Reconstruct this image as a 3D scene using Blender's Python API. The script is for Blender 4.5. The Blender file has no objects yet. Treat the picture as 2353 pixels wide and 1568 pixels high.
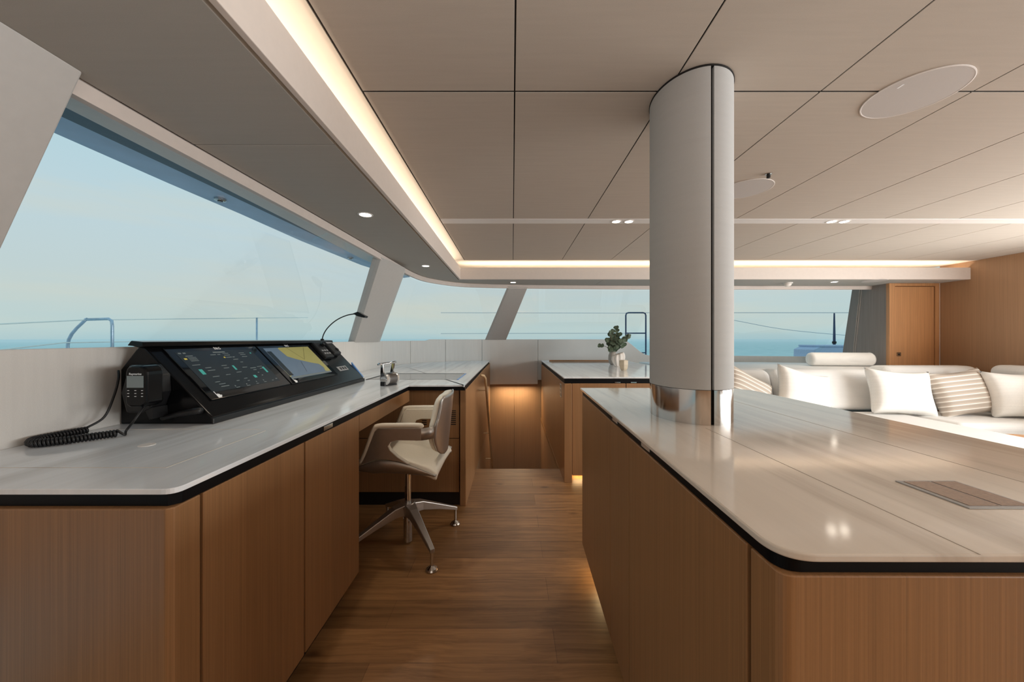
import bpy, bmesh, math, random
from mathutils import Vector, Matrix
random.seed(7)
C = bpy.context.scene.collection
PI = math.pi
# ------------------------------------------------------------------ camera frame (picture taken as 2353 x 1568)
F, CX, CY, H = 820.0, 1177.0, 779.0, 1.25
def gz(px, py, z):                       # picture point -> point on the horizontal plane z
    k = (H - z) / (py - CY); return ((px - CX) * k, F * k, z)
def gy(px, py, y):                       # picture point -> point on the frontal plane y
    return ((px - CX) * y / F, y, H - (py - CY) * y / F)

# ------------------------------------------------------------------ materials
def lin(c):
    return tuple((v / 12.92 if v <= .04045 else ((v + .055) / 1.055) ** 2.4) for v in [x / 255 for x in c]) + (1,)
def newmat(name):
    m = bpy.data.materials.new(name); m.use_nodes = True
    nt = m.node_tree; b = nt.nodes['Principled BSDF']; return m, nt, b
def N(nt, t, **kw):
    n = nt.nodes.new(t)
    for k, v in kw.items():
        if k.startswith('i_'):
            n.inputs[k[2:].replace('_', ' ')].default_value = v
        else: setattr(n, k, v)
    return n
def ramp(nt, stops):
    r = nt.nodes.new('ShaderNodeValToRGB'); e = r.color_ramp.elements
    while len(e) < len(stops): e.new(.5)
    for i, (p, c) in enumerate(stops): e[i].position = p; e[i].color = c
    return r
def mul(c, f): return tuple(min(1, x * f) for x in c[:3]) + (1,)
def plain(name, rgb, rough=.5, metal=0, noise=.0, nscale=40, spec=.5, emit=None, estr=0, coat=0, bump=0):
    m, nt, b = newmat(name); c = lin(rgb)
    b.inputs['Roughness'].default_value = rough; b.inputs['Metallic'].default_value = metal
    b.inputs['Specular IOR Level'].default_value = spec; b.inputs['Coat Weight'].default_value = coat
    b.inputs['Base Color'].default_value = c
    tc = N(nt, 'ShaderNodeTexCoord'); ns = N(nt, 'ShaderNodeTexNoise', i_Scale=nscale, i_Detail=3.0)
    nt.links.new(tc.outputs['Object'], ns.inputs['Vector'])
    r = ramp(nt, [(.3, mul(c, 1 - noise)), (.7, mul(c, 1 + noise))])
    nt.links.new(ns.outputs['Fac'], r.inputs['Fac']); nt.links.new(r.outputs['Color'], b.inputs['Base Color'])
    if bump:
        bp = N(nt, 'ShaderNodeBump', i_Strength=bump, i_Distance=.002)
        nt.links.new(ns.outputs['Fac'], bp.inputs['Height']); nt.links.new(bp.outputs['Normal'], b.inputs['Normal'])
    if emit:
        b.inputs['Emission Color'].default_value = lin(emit); b.inputs['Emission Strength'].default_value = estr
    return m
def wood(name, rgb, sc=(150, 150, 1.5), rough=.42, contrast=.2, leaf=.055, lw=6.3):
    m, nt, b = newmat(name); c = lin(rgb); L = nt.links.new
    tc = N(nt, 'ShaderNodeTexCoord'); mp = N(nt, 'ShaderNodeMapping'); mp.inputs['Scale'].default_value = sc
    L(tc.outputs['Object'], mp.inputs['Vector'])
    ns = N(nt, 'ShaderNodeTexNoise', i_Scale=1.0, i_Detail=4.0, i_Roughness=.65); L(mp.outputs['Vector'], ns.inputs['Vector'])
    r = ramp(nt, [(.28, mul(c, 1 - contrast)), (.72, mul(c, 1 + contrast))]); L(ns.outputs['Fac'], r.inputs['Fac'])
    # veneer leaves: slightly different strips side by side
    sp = N(nt, 'ShaderNodeSeparateXYZ'); L(tc.outputs['Object'], sp.inputs[0])
    ad = N(nt, 'ShaderNodeMath', operation='ADD'); L(sp.outputs['X'], ad.inputs[0]); L(sp.outputs['Y'], ad.inputs[1])
    ml = N(nt, 'ShaderNodeMath', operation='MULTIPLY'); L(ad.outputs[0], ml.inputs[0]); ml.inputs[1].default_value = lw
    fl = N(nt, 'ShaderNodeMath', operation='FLOOR'); L(ml.outputs[0], fl.inputs[0])
    wn = N(nt, 'ShaderNodeTexWhiteNoise', noise_dimensions='1D'); L(fl.outputs[0], wn.inputs['W'])
    mr = N(nt, 'ShaderNodeMapRange'); mr.inputs['To Min'].default_value = 1 - leaf; mr.inputs['To Max'].default_value = 1 + leaf
    L(wn.outputs['Value'], mr.inputs['Value'])
    hv = N(nt, 'ShaderNodeHueSaturation'); L(r.outputs['Color'], hv.inputs['Color']); L(mr.outputs['Result'], hv.inputs['Value'])
    L(hv.outputs['Color'], b.inputs['Base Color']); b.inputs['Roughness'].default_value = rough
    bp = N(nt, 'ShaderNodeBump', i_Strength=.08, i_Distance=.002); L(ns.outputs['Fac'], bp.inputs['Height']); L(bp.outputs['Normal'], b.inputs['Normal'])
    return m
def fabric(name, rgb, rough=.85, sc=420, amt=.05, streak=(3, 60, 3), bump=.15):
    m, nt, b = newmat(name); c = lin(rgb); L = nt.links.new
    tc = N(nt, 'ShaderNodeTexCoord')
    n1 = N(nt, 'ShaderNodeTexNoise', i_Scale=float(sc), i_Detail=2.0); L(tc.outputs['Object'], n1.inputs['Vector'])
    mp = N(nt, 'ShaderNodeMapping'); mp.inputs['Scale'].default_value = streak; L(tc.outputs['Object'], mp.inputs['Vector'])
    n2 = N(nt, 'ShaderNodeTexNoise', i_Scale=1.0, i_Detail=5.0); L(mp.outputs['Vector'], n2.inputs['Vector'])
    mx = N(nt, 'ShaderNodeMath', operation='ADD'); L(n1.outputs['Fac'], mx.inputs[0]); L(n2.outputs['Fac'], mx.inputs[1])
    r = ramp(nt, [(.35, mul(c, 1 - amt)), (.65, mul(c, 1 + amt))])
    hf = N(nt, 'ShaderNodeMath', operation='MULTIPLY'); hf.inputs[1].default_value = .5; L(mx.outputs[0], hf.inputs[0])
    L(hf.outputs[0], r.inputs['Fac']); L(r.outputs['Color'], b.inputs['Base Color'])
    b.inputs['Roughness'].default_value = rough; b.inputs['Specular IOR Level'].default_value = .2
    bp = N(nt, 'ShaderNodeBump', i_Strength=bump, i_Distance=.001); L(n1.outputs['Fac'], bp.inputs['Height']); L(bp.outputs['Normal'], b.inputs['Normal'])
    return m
def marble(name, rgb, vein, sc=(13, .9, 6), rough=.09):
    m, nt, b = newmat(name); L = nt.links.new
    tc = N(nt, 'ShaderNodeTexCoord'); mp = N(nt, 'ShaderNodeMapping'); mp.inputs['Scale'].default_value = sc
    mp.inputs['Rotation'].default_value = (0, 0, .12)
    L(tc.outputs['Object'], mp.inputs['Vector'])
    ns = N(nt, 'ShaderNodeTexNoise', i_Scale=1.0, i_Detail=6.0, i_Roughness=.6, i_Distortion=.35); L(mp.outputs['Vector'], ns.inputs['Vector'])
    r = ramp(nt, [(.3, lin(vein)), (.5, lin(rgb)), (.75, mul(lin(rgb), 1.1))]); L(ns.outputs['Fac'], r.inputs['Fac'])
    L(r.outputs['Color'], b.inputs['Base Color']); b.inputs['Roughness'].default_value = rough
    b.inputs['Specular IOR Level'].default_value = .42
    return m
def floor_mat():
    m, nt, b = newmat('oak_planks'); L = nt.links.new
    tc = N(nt, 'ShaderNodeTexCoord')
    br = N(nt, 'ShaderNodeTexBrick', i_Scale=1.0); br.offset = .37; br.offset_frequency = 2
    for k, v in {'Color1': lin((168, 124, 80)), 'Color2': lin((140, 102, 64)), 'Mortar': lin((124, 88, 56))}.items(): br.inputs[k].default_value = v
    br.inputs['Mortar Size'].default_value = .0012; br.inputs['Brick Width'].default_value = 1.15; br.inputs['Row Height'].default_value = .165
    br.inputs['Bias'].default_value = 0
    L(tc.outputs['Object'], br.inputs['Vector'])
    mp = N(nt, 'ShaderNodeMapping'); mp.inputs['Scale'].default_value = (2.2, 44, 1); L(tc.outputs['Object'], mp.inputs['Vector'])
    wob = N(nt, 'ShaderNodeTexNoise', i_Scale=2.4, i_Detail=3.0); L(tc.outputs['Object'], wob.inputs['Vector'])
    vm = N(nt, 'ShaderNodeVectorMath', operation='SCALE'); vm.inputs['Scale'].default_value = 2.2; L(wob.outputs['Color'], vm.inputs[0])
    va = N(nt, 'ShaderNodeVectorMath', operation='ADD'); L(mp.outputs['Vector'], va.inputs[0]); L(vm.outputs[0], va.inputs[1])
    gr = N(nt, 'ShaderNodeTexNoise', i_Scale=1.0, i_Detail=6.0, i_Roughness=.62); L(va.outputs[0], gr.inputs['Vector'])
    r = ramp(nt, [(.32, (.58, .54, .5, 1)), (.62, (1.04, 1.04, 1.04, 1))]); L(gr.outputs['Fac'], r.inputs['Fac'])
    mx = N(nt, 'ShaderNodeMixRGB', blend_type='MULTIPLY'); mx.inputs['Fac'].default_value = 1
    L(br.outputs['Color'], mx.inputs[1]); L(r.outputs['Color'], mx.inputs[2])
    # knots
    mk = N(nt, 'ShaderNodeMapping'); mk.inputs['Scale'].default_value = (2.3, 4.6, 1); L(tc.outputs['Object'], mk.inputs['Vector'])
    vo = N(nt, 'ShaderNodeTexVoronoi', i_Scale=1.0); L(mk.outputs['Vector'], vo.inputs['Vector'])
    kr = ramp(nt, [(.03, (.32, .26, .22, 1)), (.12, (1, 1, 1, 1))]); L(vo.outputs['Distance'], kr.inputs['Fac'])
    m2 = N(nt, 'ShaderNodeMixRGB', blend_type='MULTIPLY'); m2.inputs['Fac'].default_value = .9
    L(mx.outputs['Color'], m2.inputs[1]); L(kr.outputs['Color'], m2.inputs[2])
    L(m2.outputs['Color'], b.inputs['Base Color']); b.inputs['Roughness'].default_value = .42
    bp = N(nt, 'ShaderNodeBump', i_Strength=.12, i_Distance=.002); L(gr.outputs['Fac'], bp.inputs['Height']); L(bp.outputs['Normal'], b.inputs['Normal'])
    return m
def glass_mat(name, tint=(.93, .97, .98), gl=.05):
    m = bpy.data.materials.new(name); m.use_nodes = True; nt = m.node_tree; nt.nodes.clear(); L = nt.links.new
    o = N(nt, 'ShaderNodeOutputMaterial'); t = N(nt, 'ShaderNodeBsdfTransparent'); t.inputs['Color'].default_value = tint + (1,)
    g = N(nt, 'ShaderNodeBsdfGlossy', i_Roughness=.02); fr = N(nt, 'ShaderNodeFresnel', i_IOR=1.25)
    ml = N(nt, 'ShaderNodeMath', operation='MULTIPLY'); ml.inputs[1].default_value = gl * 10; L(fr.outputs[0], ml.inputs[0])
    mx = N(nt, 'ShaderNodeMixShader'); L(ml.outputs[0], mx.inputs['Fac']); L(t.outputs[0], mx.inputs[1]); L(g.outputs[0], mx.inputs[2])
    L(mx.outputs[0], o.inputs['Surface']); return m
def stripes_mat(name, a, b_, axis='Y', freq=11.0):
    m, nt, b = newmat(name); L = nt.links.new
    tc = N(nt, 'ShaderNodeTexCoord'); sp = N(nt, 'ShaderNodeSeparateXYZ'); L(tc.outputs['Object'], sp.inputs[0])
    ml = N(nt, 'ShaderNodeMath', operation='MULTIPLY'); ml.inputs[1].default_value = freq * 2; L(sp.outputs[axis], ml.inputs[0])
    fr = N(nt, 'ShaderNodeMath', operation='FRACT'); L(ml.outputs[0], fr.inputs[0])
    r = ramp(nt, [(.0, lin(a)), (.36, lin(a)), (.42, lin(b_)), (.58, lin(b_)), (.64, lin(a)), (.8, lin((206, 192, 178))), (.86, lin(a))]); L(fr.outputs[0], r.inputs['Fac'])
    ns = N(nt, 'ShaderNodeTexNoise', i_Scale=160.0); L(tc.outputs['Object'], ns.inputs['Vector'])
    L(r.outputs['Color'], b.inputs['Base Color']); b.inputs['Roughness'].default_value = .9
    bp = N(nt, 'ShaderNodeBump', i_Strength=.3, i_Distance=.002); L(ns.outputs['Fac'], bp.inputs['Height']); L(bp.outputs['Normal'], b.inputs['Normal'])
    return m
def metal(name, rgb, rough=.25, aniso_scale=None):
    m = plain(name, rgb, rough, 1.0, .04, 30); return m

M = dict(
    wood=wood('cabinet_wood', (150, 110, 73), sc=(260, 260, 1.6)), wood_warm=wood('bulkhead_wood', (166, 130, 98), contrast=.11, lw=3.6), wood_door=wood('door_wood', (196, 144, 98)),
    wood_grey=wood('grey_brown_wood', (142, 132, 126), rough=.6), wood_light=plain('rail_wood', (222, 190, 148), .45, noise=.08),  # closet side panel is grey brown wood of its own
    floor=floor_mat(), ceil=fabric('ceiling_fabric', (189, 179, 168), amt=.04, streak=(4, 60, 4)), soffit=fabric('soffit_fabric', (172, 169, 163), amt=.03),
    fascia=plain('fascia_paint', (216, 204, 195), .6, noise=.015), trim=plain('head_trim', (206, 194, 186), .6, noise=.02),
    dash=fabric('dash_fabric', (220, 216, 211), amt=.04), pillar=plain('pillar_paint', (186, 182, 178), .6, noise=.02),
    post=fabric('post_fabric', (184, 184, 183), amt=.025, streak=(6, 6, 60)), dark=plain('dark_gap', (22, 18, 16), .8, noise=.05),
    cove=plain('cove_paint', (226, 214, 198), .7, noise=.01),
    marble_l=marble('pale_marble', (233, 237, 241), (210, 212, 214)), marble_i=marble('cream_marble', (218, 207, 194), (186, 172, 157), sc=(11, .8, 6)),
    band=plain('black_band', (9, 9, 11), .5, noise=.1, spec=.15), steel=metal('brushed_steel', (205, 203, 200), .13), chrome=metal('chrome', (215, 218, 222), .07),
    alu=plain('satin_aluminium', (182, 176, 170), .36, .82, noise=.03), alu_br=plain('polished_steel', (215, 214, 212), .2, .6, noise=.03), alu_dk=metal('dark_aluminium', (120, 116, 114), .4),
    blk=plain('console_black', (13, 13, 15), .2, noise=.1, spec=.22), blk_m=plain('matt_black', (20, 20, 22), .45, noise=.1), blk_g=plain('screen_glass', (16, 17, 20), .06, noise=.05, coat=.8),
    scr=plain('display_dark', (34, 40, 44), .2, noise=.1, emit=(40, 48, 52), estr=.35), scr_blue=plain('chart_water', (84, 100, 116), .25, noise=.08, nscale=8, emit=(92, 108, 124), estr=.4),
    scr_land=plain('chart_land', (140, 134, 80), .3, noise=.03, emit=(150, 144, 84), estr=.4), teal=plain('display_teal', (60, 140, 130), .3, emit=(70, 160, 150), estr=.4),
    uitxt=plain('display_grey', (104, 112, 112), .3, emit=(104, 112, 112), estr=.25), white=plain('marking_white', (225, 225, 225), .5, noise=.01, emit=(225, 225, 225), estr=.12),
    yellow=plain('display_yellow', (190, 170, 70), .3, emit=(190, 170, 70), estr=.5),
    blue=plain('reflection_and_trim_blue', (92, 136, 196), .25, noise=.05), cream=plain('cream_leather', (236, 229, 214), .42, noise=.02, nscale=90, bump=.05),  # blue serves the painted sky reflection on the console and the lid trim
    sofa=fabric('sofa_fabric', (232, 231, 229), amt=.03, sc=300), pillow=fabric('pillow_linen', (240, 238, 234), amt=.05, sc=240, bump=.3),
    strp=stripes_mat('striped_linen', (182, 170, 158), (238, 232, 224)), lens=plain('lamp_lens', (255, 250, 238), .4, emit=(255, 244, 226), estr=22),
    ringw=plain('lamp_ring', (228, 222, 217), .4, noise=.01), spk=plain('speaker_grille', (190, 184, 180), .6, noise=.02, nscale=500),
    spk_rim=plain('speaker_rim', (224, 218, 214), .5, noise=.01), leaf=plain('eucalyptus_leaf', (86, 100, 78), .6, noise=.3, nscale=24),
    stem=plain('eucalyptus_stem', (108, 92, 70), .7, noise=.1), cer=plain('white_ceramic', (238, 230, 222), .5, noise=.02), cer_b=plain('cream_ceramic', (212, 196, 172), .55, noise=.03),
    cer_g=plain('grey_ceramic', (170, 160, 150), .4, noise=.05), grey=plain('grey_plate', (170, 170, 170), .4, noise=.02), tglass=plain('tinted_lid', (150, 148, 146), .12, noise=.02),
    glass=glass_mat('window_glass', (.97, .985, .985), .008), frit=plain('window_frit', (212, 206, 200), .3, noise=.02), roof=plain('deck_roof_blue', (172, 200, 232), .35, noise=.08, nscale=6),
    roof_shade=plain('deck_roof_shade', (66, 82, 98), .4, noise=.1), deck=plain('deck_white', (200, 204, 208), .6, noise=.03), steel_b=plain('marine_steel', (176, 196, 214), .3, .5, noise=.1),
    navy=plain('navy_tube', (36, 58, 92), .4, noise=.1), wire=plain('wire_grey', (170, 186, 196), .5, noise=.05), wire_w=plain('wire_white', (226, 236, 232), .5, noise=.02),
    locker=plain('locker_blue', (178, 198, 226), .5, noise=.05), walnut=wood('brown_inlay', (150, 124, 106), rough=.25), hull=plain('hull_white', (190, 186, 180), .6, noise=.02),
    joint=plain('stone_joint', (158, 146, 132), .4, noise=.02), recess=plain('slot_wood', (150, 106, 74), .5, noise=.05), led=plain('led_strip', (255, 214, 150), .5, emit=(255, 196, 110), estr=9),
)

# ------------------------------------------------------------------ mesh building
class MB:
    def __init__(s): s.v = []; s.f = []
    def add(s, vs, fs):
        o = len(s.v); s.v += [tuple(p) for p in vs]; s.f += [tuple(i + o for i in f) for f in fs]; return s
    def box(s, x0, x1, y0, y1, z0, z1):
        vs = [(x, y, z) for z in (z0, z1) for y in (y0, y1) for x in (x0, x1)]
        return s.add(vs, [(0, 2, 3, 1), (4, 5, 7, 6), (0, 1, 5, 4), (2, 6, 7, 3), (0, 4, 6, 2), (1, 3, 7, 5)])
    def prism(s, pts, a, b, axis='z'):
        def mk(p, t):
            return (p[0], p[1], t) if axis == 'z' else ((p[0], t, p[1]) if axis == 'y' else (t, p[0], p[1]))
        n = len(pts); vs = [mk(p, a) for p in pts] + [mk(p, b) for p in pts]
        return s.add(vs, [tuple(range(n)), tuple(range(2 * n - 1, n - 1, -1))] + [(i, (i + 1) % n, n + (i + 1) % n, n + i) for i in range(n)])
    def loft(s, rings, closed=True, caps=True):
        n = len(rings[0]); vs = [p for r in rings for p in r]; fs = []
        for j in range(len(rings) - 1):
            for i in range(n if closed else n - 1):
                a, b = j * n + i, j * n + (i + 1) % n; fs.append((a, b, b + n, a + n))
        if caps and closed: fs += [tuple(range(n)), tuple(range(len(vs) - 1, len(vs) - n - 1, -1))]
        return s.add(vs, fs)
    def tube(s, path, r, n=10):
        path = [Vector(p) for p in path]; rings = []; up = None
        for i, p in enumerate(path):
            t = (path[min(i + 1, len(path) - 1)] - path[max(i - 1, 0)]).normalized()
            if up is None: up = t.orthogonal().normalized()
            else: up = (up - t * up.dot(t)).normalized()
            w = t.cross(up); rr = r[i] if isinstance(r, (list, tuple)) else r
            rings.append([p + up * math.cos(a) * rr + w * math.sin(a) * rr for a in [2 * PI * k / n for k in range(n)]])
        return s.loft(rings)
    def lathe(s, prof, c=(0, 0, 0), n=32, axis=None):
        rings = [[(c[0] + r * math.cos(a), c[1] + r * math.sin(a), c[2] + z) for a in [2 * PI * k / n for k in range(n)]] for r, z in prof]
        if axis is not None:
            q = Vector((0, 0, 1)).rotation_difference(Vector(axis)); cc = Vector(c)
            rings = [[cc + q @ (Vector(p) - cc) for p in r] for r in rings]
        return s.loft(rings)
    def grid(s, fn, nu, nv, closed_u=False):
        vs = [fn(i / (nu - (0 if closed_u else 1)), j / (nv - 1)) for j in range(nv) for i in range(nu)]; fs = []
        for j in range(nv - 1):
            for i in range(nu if closed_u else nu - 1):
                a, b = j * nu + i, j * nu + (i + 1) % nu; fs.append((a, b, b + nu, a + nu))
        return s.add(vs, fs)
    def quad(s, a, b, c, d): return s.add([a, b, c, d], [(0, 1, 2, 3)])

WL = {}
def wloc(o): return WL.get(o.name, Vector((0, 0, 0)))
def obj(name, mb, mat, parent=None, loc=None, bevel=0, seg=2, smooth=False, sub=0, local=False, solid=0):
    base = Vector(loc) if loc is not None else (wloc(parent) if parent is not None else None)
    if base is None:
        xs = list(zip(*mb.v)); base = Vector(((min(xs[0]) + max(xs[0])) / 2, (min(xs[1]) + max(xs[1])) / 2, min(xs[2])))
    me = bpy.data.meshes.new(name)
    vs = mb.v if local else [tuple(Vector(p) - base) for p in mb.v]
    me.from_pydata(vs, [], mb.f); bm = bmesh.new(); bm.from_mesh(me)
    bmesh.ops.remove_doubles(bm, verts=bm.verts, dist=1e-6); bmesh.ops.recalc_face_normals(bm, faces=bm.faces); bm.to_mesh(me); bm.free()
    me.materials.append(M[mat] if isinstance(mat, str) else mat)
    if smooth:
        for p in me.polygons: p.use_smooth = True
    o = bpy.data.objects.new(name, me); C.objects.link(o)
    if parent is not None:
        o.parent = parent
        if not local: o.location = base - wloc(parent)
        WL[o.name] = wloc(parent) if local else base
    else: o.location = base; WL[o.name] = base
    if bevel:
        b = o.modifiers.new('bevel', 'BEVEL'); b.width = bevel; b.segments = seg; b.limit_method = 'ANGLE'; b.angle_limit = .6
    if solid:
        sd = o.modifiers.new('solid', 'SOLIDIFY'); sd.thickness = solid; sd.offset = 0
    if sub:
        m = o.modifiers.new('sub', 'SUBSURF'); m.levels = sub; m.render_levels = sub
    return o
def tag(o, label, cat, group=None, kind=None):
    o['label'] = label; o['category'] = cat
    if group: o['group'] = group
    if kind: o['kind'] = kind
    return o
def thing(name, label, cat, loc, group=None, rot=(0, 0, 0), kind=None):
    o = bpy.data.objects.new(name, None); C.objects.link(o); o.location = loc; o.rotation_euler = rot; o.empty_display_size = .05
    WL[o.name] = Vector(loc); return tag(o, label, cat, group, kind)
def struct(name, mb, mat, label, cat, **kw):
    return tag(obj(name, mb, mat, **kw), label, cat, kind='structure')
def smooth_by_angle(o, ang=.6):
    for p in o.data.polygons: p.use_smooth = True
    bm = bmesh.new(); bm.from_mesh(o.data)
    for e in bm.edges:
        if len(e.link_faces) == 2 and e.calc_face_angle(0) > ang: e.smooth = False
    bm.to_mesh(o.data); bm.free(); return o
def textobj(name, body, size, mat, parent, mtx, align='CENTER'):
    cu = bpy.data.curves.new(name, 'FONT'); cu.body = body; cu.size = size; cu.align_x = align; cu.extrude = .0003
    t = bpy.data.objects.new(name, cu); C.objects.link(t); dg = bpy.context.evaluated_depsgraph_get()
    me = bpy.data.meshes.new_from_object(t.evaluated_get(dg)); bpy.data.objects.remove(t)
    mb = MB(); mb.add([tuple(mtx @ v.co) for v in me.vertices], [tuple(p.vertices) for p in me.polygons])
    return obj(name, mb, mat, parent)
def smoothcurve(pts, n=6):
    out = []; P_ = [Vector(p) for p in pts]
    for i in range(len(P_) - 1):
        p0, p1, p2, p3 = P_[max(i - 1, 0)], P_[i], P_[i + 1], P_[min(i + 2, len(P_) - 1)]
        for k in range(n):
            t = k / n; out.append(.5 * ((2 * p1) + (p2 - p0) * t + (2 * p0 - 5 * p1 + 4 * p2 - p3) * t * t + (3 * p1 - p0 - 3 * p2 + p3) * t ** 3))
    return out + [P_[-1]]
def roundpoly(pts, radii, n=6):
    out = []; k = len(pts)
    for i, p in enumerate(pts):
        r = radii[i] if isinstance(radii, (list, tuple)) else radii
        p = Vector(p); a = (Vector(pts[i - 1]) - p); b = (Vector(pts[(i + 1) % k]) - p)
        if r <= 0: out.append(tuple(p)); continue
        a.normalize(); b.normalize(); ang = a.angle(b); d = r / math.tan(ang / 2)
        p0, p1 = p + a * d, p + b * d
        for j in range(n + 1):
            t = j / n; q = p0.lerp(p, t).lerp(p.lerp(p1, t), t); out.append(tuple(q))
    return out

# ------------------------------------------------------------------ main levels
ZC, ZS, ZF, ZL, ZI = 2.12, 1.919, 2.05, .915, .975   # ceiling, soffit, fascia top, desk top, island top
XR, YB = 5.14, -3.0
HEAD = smoothcurve([(-1.17, -3), (-1.15, -.6), (-1.12, .6), (-1.095, 1.24), (-1.06, 1.9), (-1.03, 2.6), (-1.015, 3.1), (-.99, 3.6), (-.91, 3.93), (-.66, 4.23), (-.36, 4.34), (.3, 4.42), (1.5, 4.48), (3.2, 4.5), (4.54, 4.5)], 5)
SILL = smoothcurve([(-1.545, -3), (-1.545, .5), (-1.545, 2.5), (-1.56, 3.6), (-1.54, 4.3), (-1.42, 4.85), (-1.0, 5.3), (-.66, 5.48), (-.364, 5.58), (.42, 5.63), (1.8, 5.64), (3.2, 5.55), (4.54, 5.3)], 5)
def arclen(cv):
    L_ = [0]
    for i in range(1, len(cv)): L_.append(L_[-1] + (cv[i] - cv[i - 1]).length)
    return L_
def at_len(cv, L_, s):
    s = max(0, min(L_[-1], s))
    for i in range(1, len(cv)):
        if s <= L_[i]:
            t = (s - L_[i - 1]) / max(1e-9, L_[i] - L_[i - 1]); return cv[i - 1].lerp(cv[i], t)
    return cv[-1]
LH, LS = arclen(HEAD), arclen(SILL)
def nearest(cv, L_, p):
    best = min(range(len(cv)), key=lambda i: (cv[i] - Vector(p)).length); return L_[best]
def sub_curve(cv, L_, s0, s1, n):
    return [at_len(cv, L_, s0 + (s1 - s0) * i / (n - 1)) for i in range(n)]
def sill_z(p):
    # the sill climbs gently forward; past the galley it dips to a low ledge
    if p.x < -1.2: return 1.213 + .012 * max(0, min(1, (p.y + 1) / 5))
    if p.x < 1.72: return 1.243
    if p.x < 2.16:
        t = (p.x - 1.72) / .44; t = t * t * (3 - 2 * t); return 1.243 - .255 * t
    return .988

# ---- floor with a stairwell cut at the front
fl = MB()
fl.box(-1.7, XR + .06, YB, 3.43, -.06, 0); fl.box(.45, XR + .06, 3.43, 5.75, -.06, 0); fl.box(-1.7, -.345, 3.43, 5.75, -.06, 0)
struct('floor', fl, 'floor', 'warm brown oak plank floor between the cabinets', 'floor')
st = MB(); st.box(-.345, .45, 5.1, 5.64, -1.36, -1.3)
for i in range(4): st.box(-.345, .45, 3.43 + .02 + i * .32, 3.43 + .36 + i * .32, -.26 * (i + 1) - .05, -.26 * (i + 1))
st.box(-.345, .45, 4.7, 5.64, -1.32, -1.26)
struct('stair_floor', st, 'floor', 'wooden steps going down into the hull beyond the floor edge', 'stairs')
# ---- stairwell walls
struct('wall_stair_front', MB().box(-.36, .0295, 5.665, 5.69, -1.3, .62).box(.0325, .475, 5.665, 5.69, -1.3, .62).box(-.36, .475, 5.685, 5.72, -1.3, .62), 'wood_warm', 'honey wood bulkhead lit from above at the bottom of the stairs', 'wall')
struct('wall_stair_left', MB().box(-.36, -.345, 3.43, 5.66, -1.3, -.001), 'wood_warm', 'wood lining of the stairwell below the chart counter', 'wall')
struct('wall_stair_right', MB().box(.452, .475, 3.43, 5.66, -1.3, -.001), 'wood_warm', 'wood lining of the stairwell below the galley counter', 'wall')
# ---- dash wall under the windows: curved panels with fine joints
def dash_panel(s0, s1, z0f, n=10, th=.05, root=None, name='dash_panel'):
    pts = sub_curve(SILL, LS, s0, s1, n); mb = MB(); rings = []
    for i, p in enumerate(pts):
        t = (pts[min(i + 1, n - 1)] - pts[max(i - 1, 0)]).normalized(); nn = Vector((-t.y, t.x)); q = p + nn * th
        zt = sill_z(p); z0 = z0f
        rings.append([(p.x, p.y, z0), (p.x, p.y, zt), (q.x, q.y, zt - .006), (q.x, q.y, z0)])
    mb.loft(rings); return obj(name, mb, 'dash', root, bevel=.004)
def s_at(p): return nearest(SILL, LS, p)
wl = thing('wall_left', 'light fabric panel wall under the big side window behind the helm desk', 'wall', (-1.545, .5, 0), kind='structure')
wf = thing('wall_front', 'beige fabric panelled dash under the forward windows', 'wall', (0, 5.6, 0), kind='structure')
cutx = [s_at((-1.545, 3.25)), s_at((-1.55, 4.25)), s_at((-1.29, 5.0)), s_at((-1.0, 5.3))]
S_first = 0; joints = []
def s_px(px):                                   # arc length where a vertical joint crosses the wall line
    best, bs = 9e9, 0
    for i in range(900):
        s = LS[-1] * i / 899; p = at_len(SILL, LS, s)
        if p.y > 2 and abs(CX + p.x * F / p.y - px) < best: best, bs = abs(CX + p.x * F / p.y - px), s
    return bs
jl = [s_px(878), s_px(943), s_px(1024), s_px(1108), s_px(1236)]
dash_panel(0, jl[0] - .002, .6, 40, root=wl)
for a, b in zip(jl[:3], jl[1:4]): dash_panel(a + .002, b - .002, .6, 10, root=wf)
dash_panel(jl[3] + .002, jl[4] - .002, .535, 8, th=.09, root=wf, name='hanging_panel')
dash_panel(jl[4] + .002, LS[-1], .6, 60, root=wf)
# ---- wood lining and the box with the door to starboard
struct('wall_right', MB().box(XR, XR + .06, 2.6, 4.29, 0, ZC).box(XR, XR + .06, YB, 2.6, 0, 1.1).box(XR, XR + .06, YB, 2.6, 1.95, ZC), 'wood_warm', 'tall brown wood panel wall beside the sofa', 'wall')
struct('wall_closet_side', MB().prism([(4.32, 0), (4.93, 0), (4.93, .9), (4.76, 1.95), (4.32, 1.95)], 4.54, 4.58, 'x'), 'wood_grey', 'grey brown slanted wood panel between window and door', 'wall')
wcs = bpy.data.objects['wall_closet_side']
obj('seam', MB().tube([(4.538, 4.63, 1.93), (4.538, 4.74, .92)], .003, 6).tube([(4.538, 4.655, 1.93), (4.538, 4.765, .92)], .003, 6), 'trim', wcs)
d = thing('door_1', 'orange toned wood locker door with frame and small square latch', 'door', (4.84, 4.3, 0), kind='structure')
obj('frame', MB().box(4.535, 4.60, 4.29, 4.33, 0, ZS).box(5.085, XR, 4.29, 4.33, 0, ZS).box(4.60, 5.085, 4.29, 4.33, 1.885, ZS), 'wood_door', d, bevel=.002)
obj('panel', MB().box(4.606, 5.079, 4.297, 4.33, 0, 1.879), 'wood_door', d, bevel=.002)
obj('backing', MB().box(4.58, 5.1, 4.331, 4.36, 0, ZS), 'dark', d)
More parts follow.
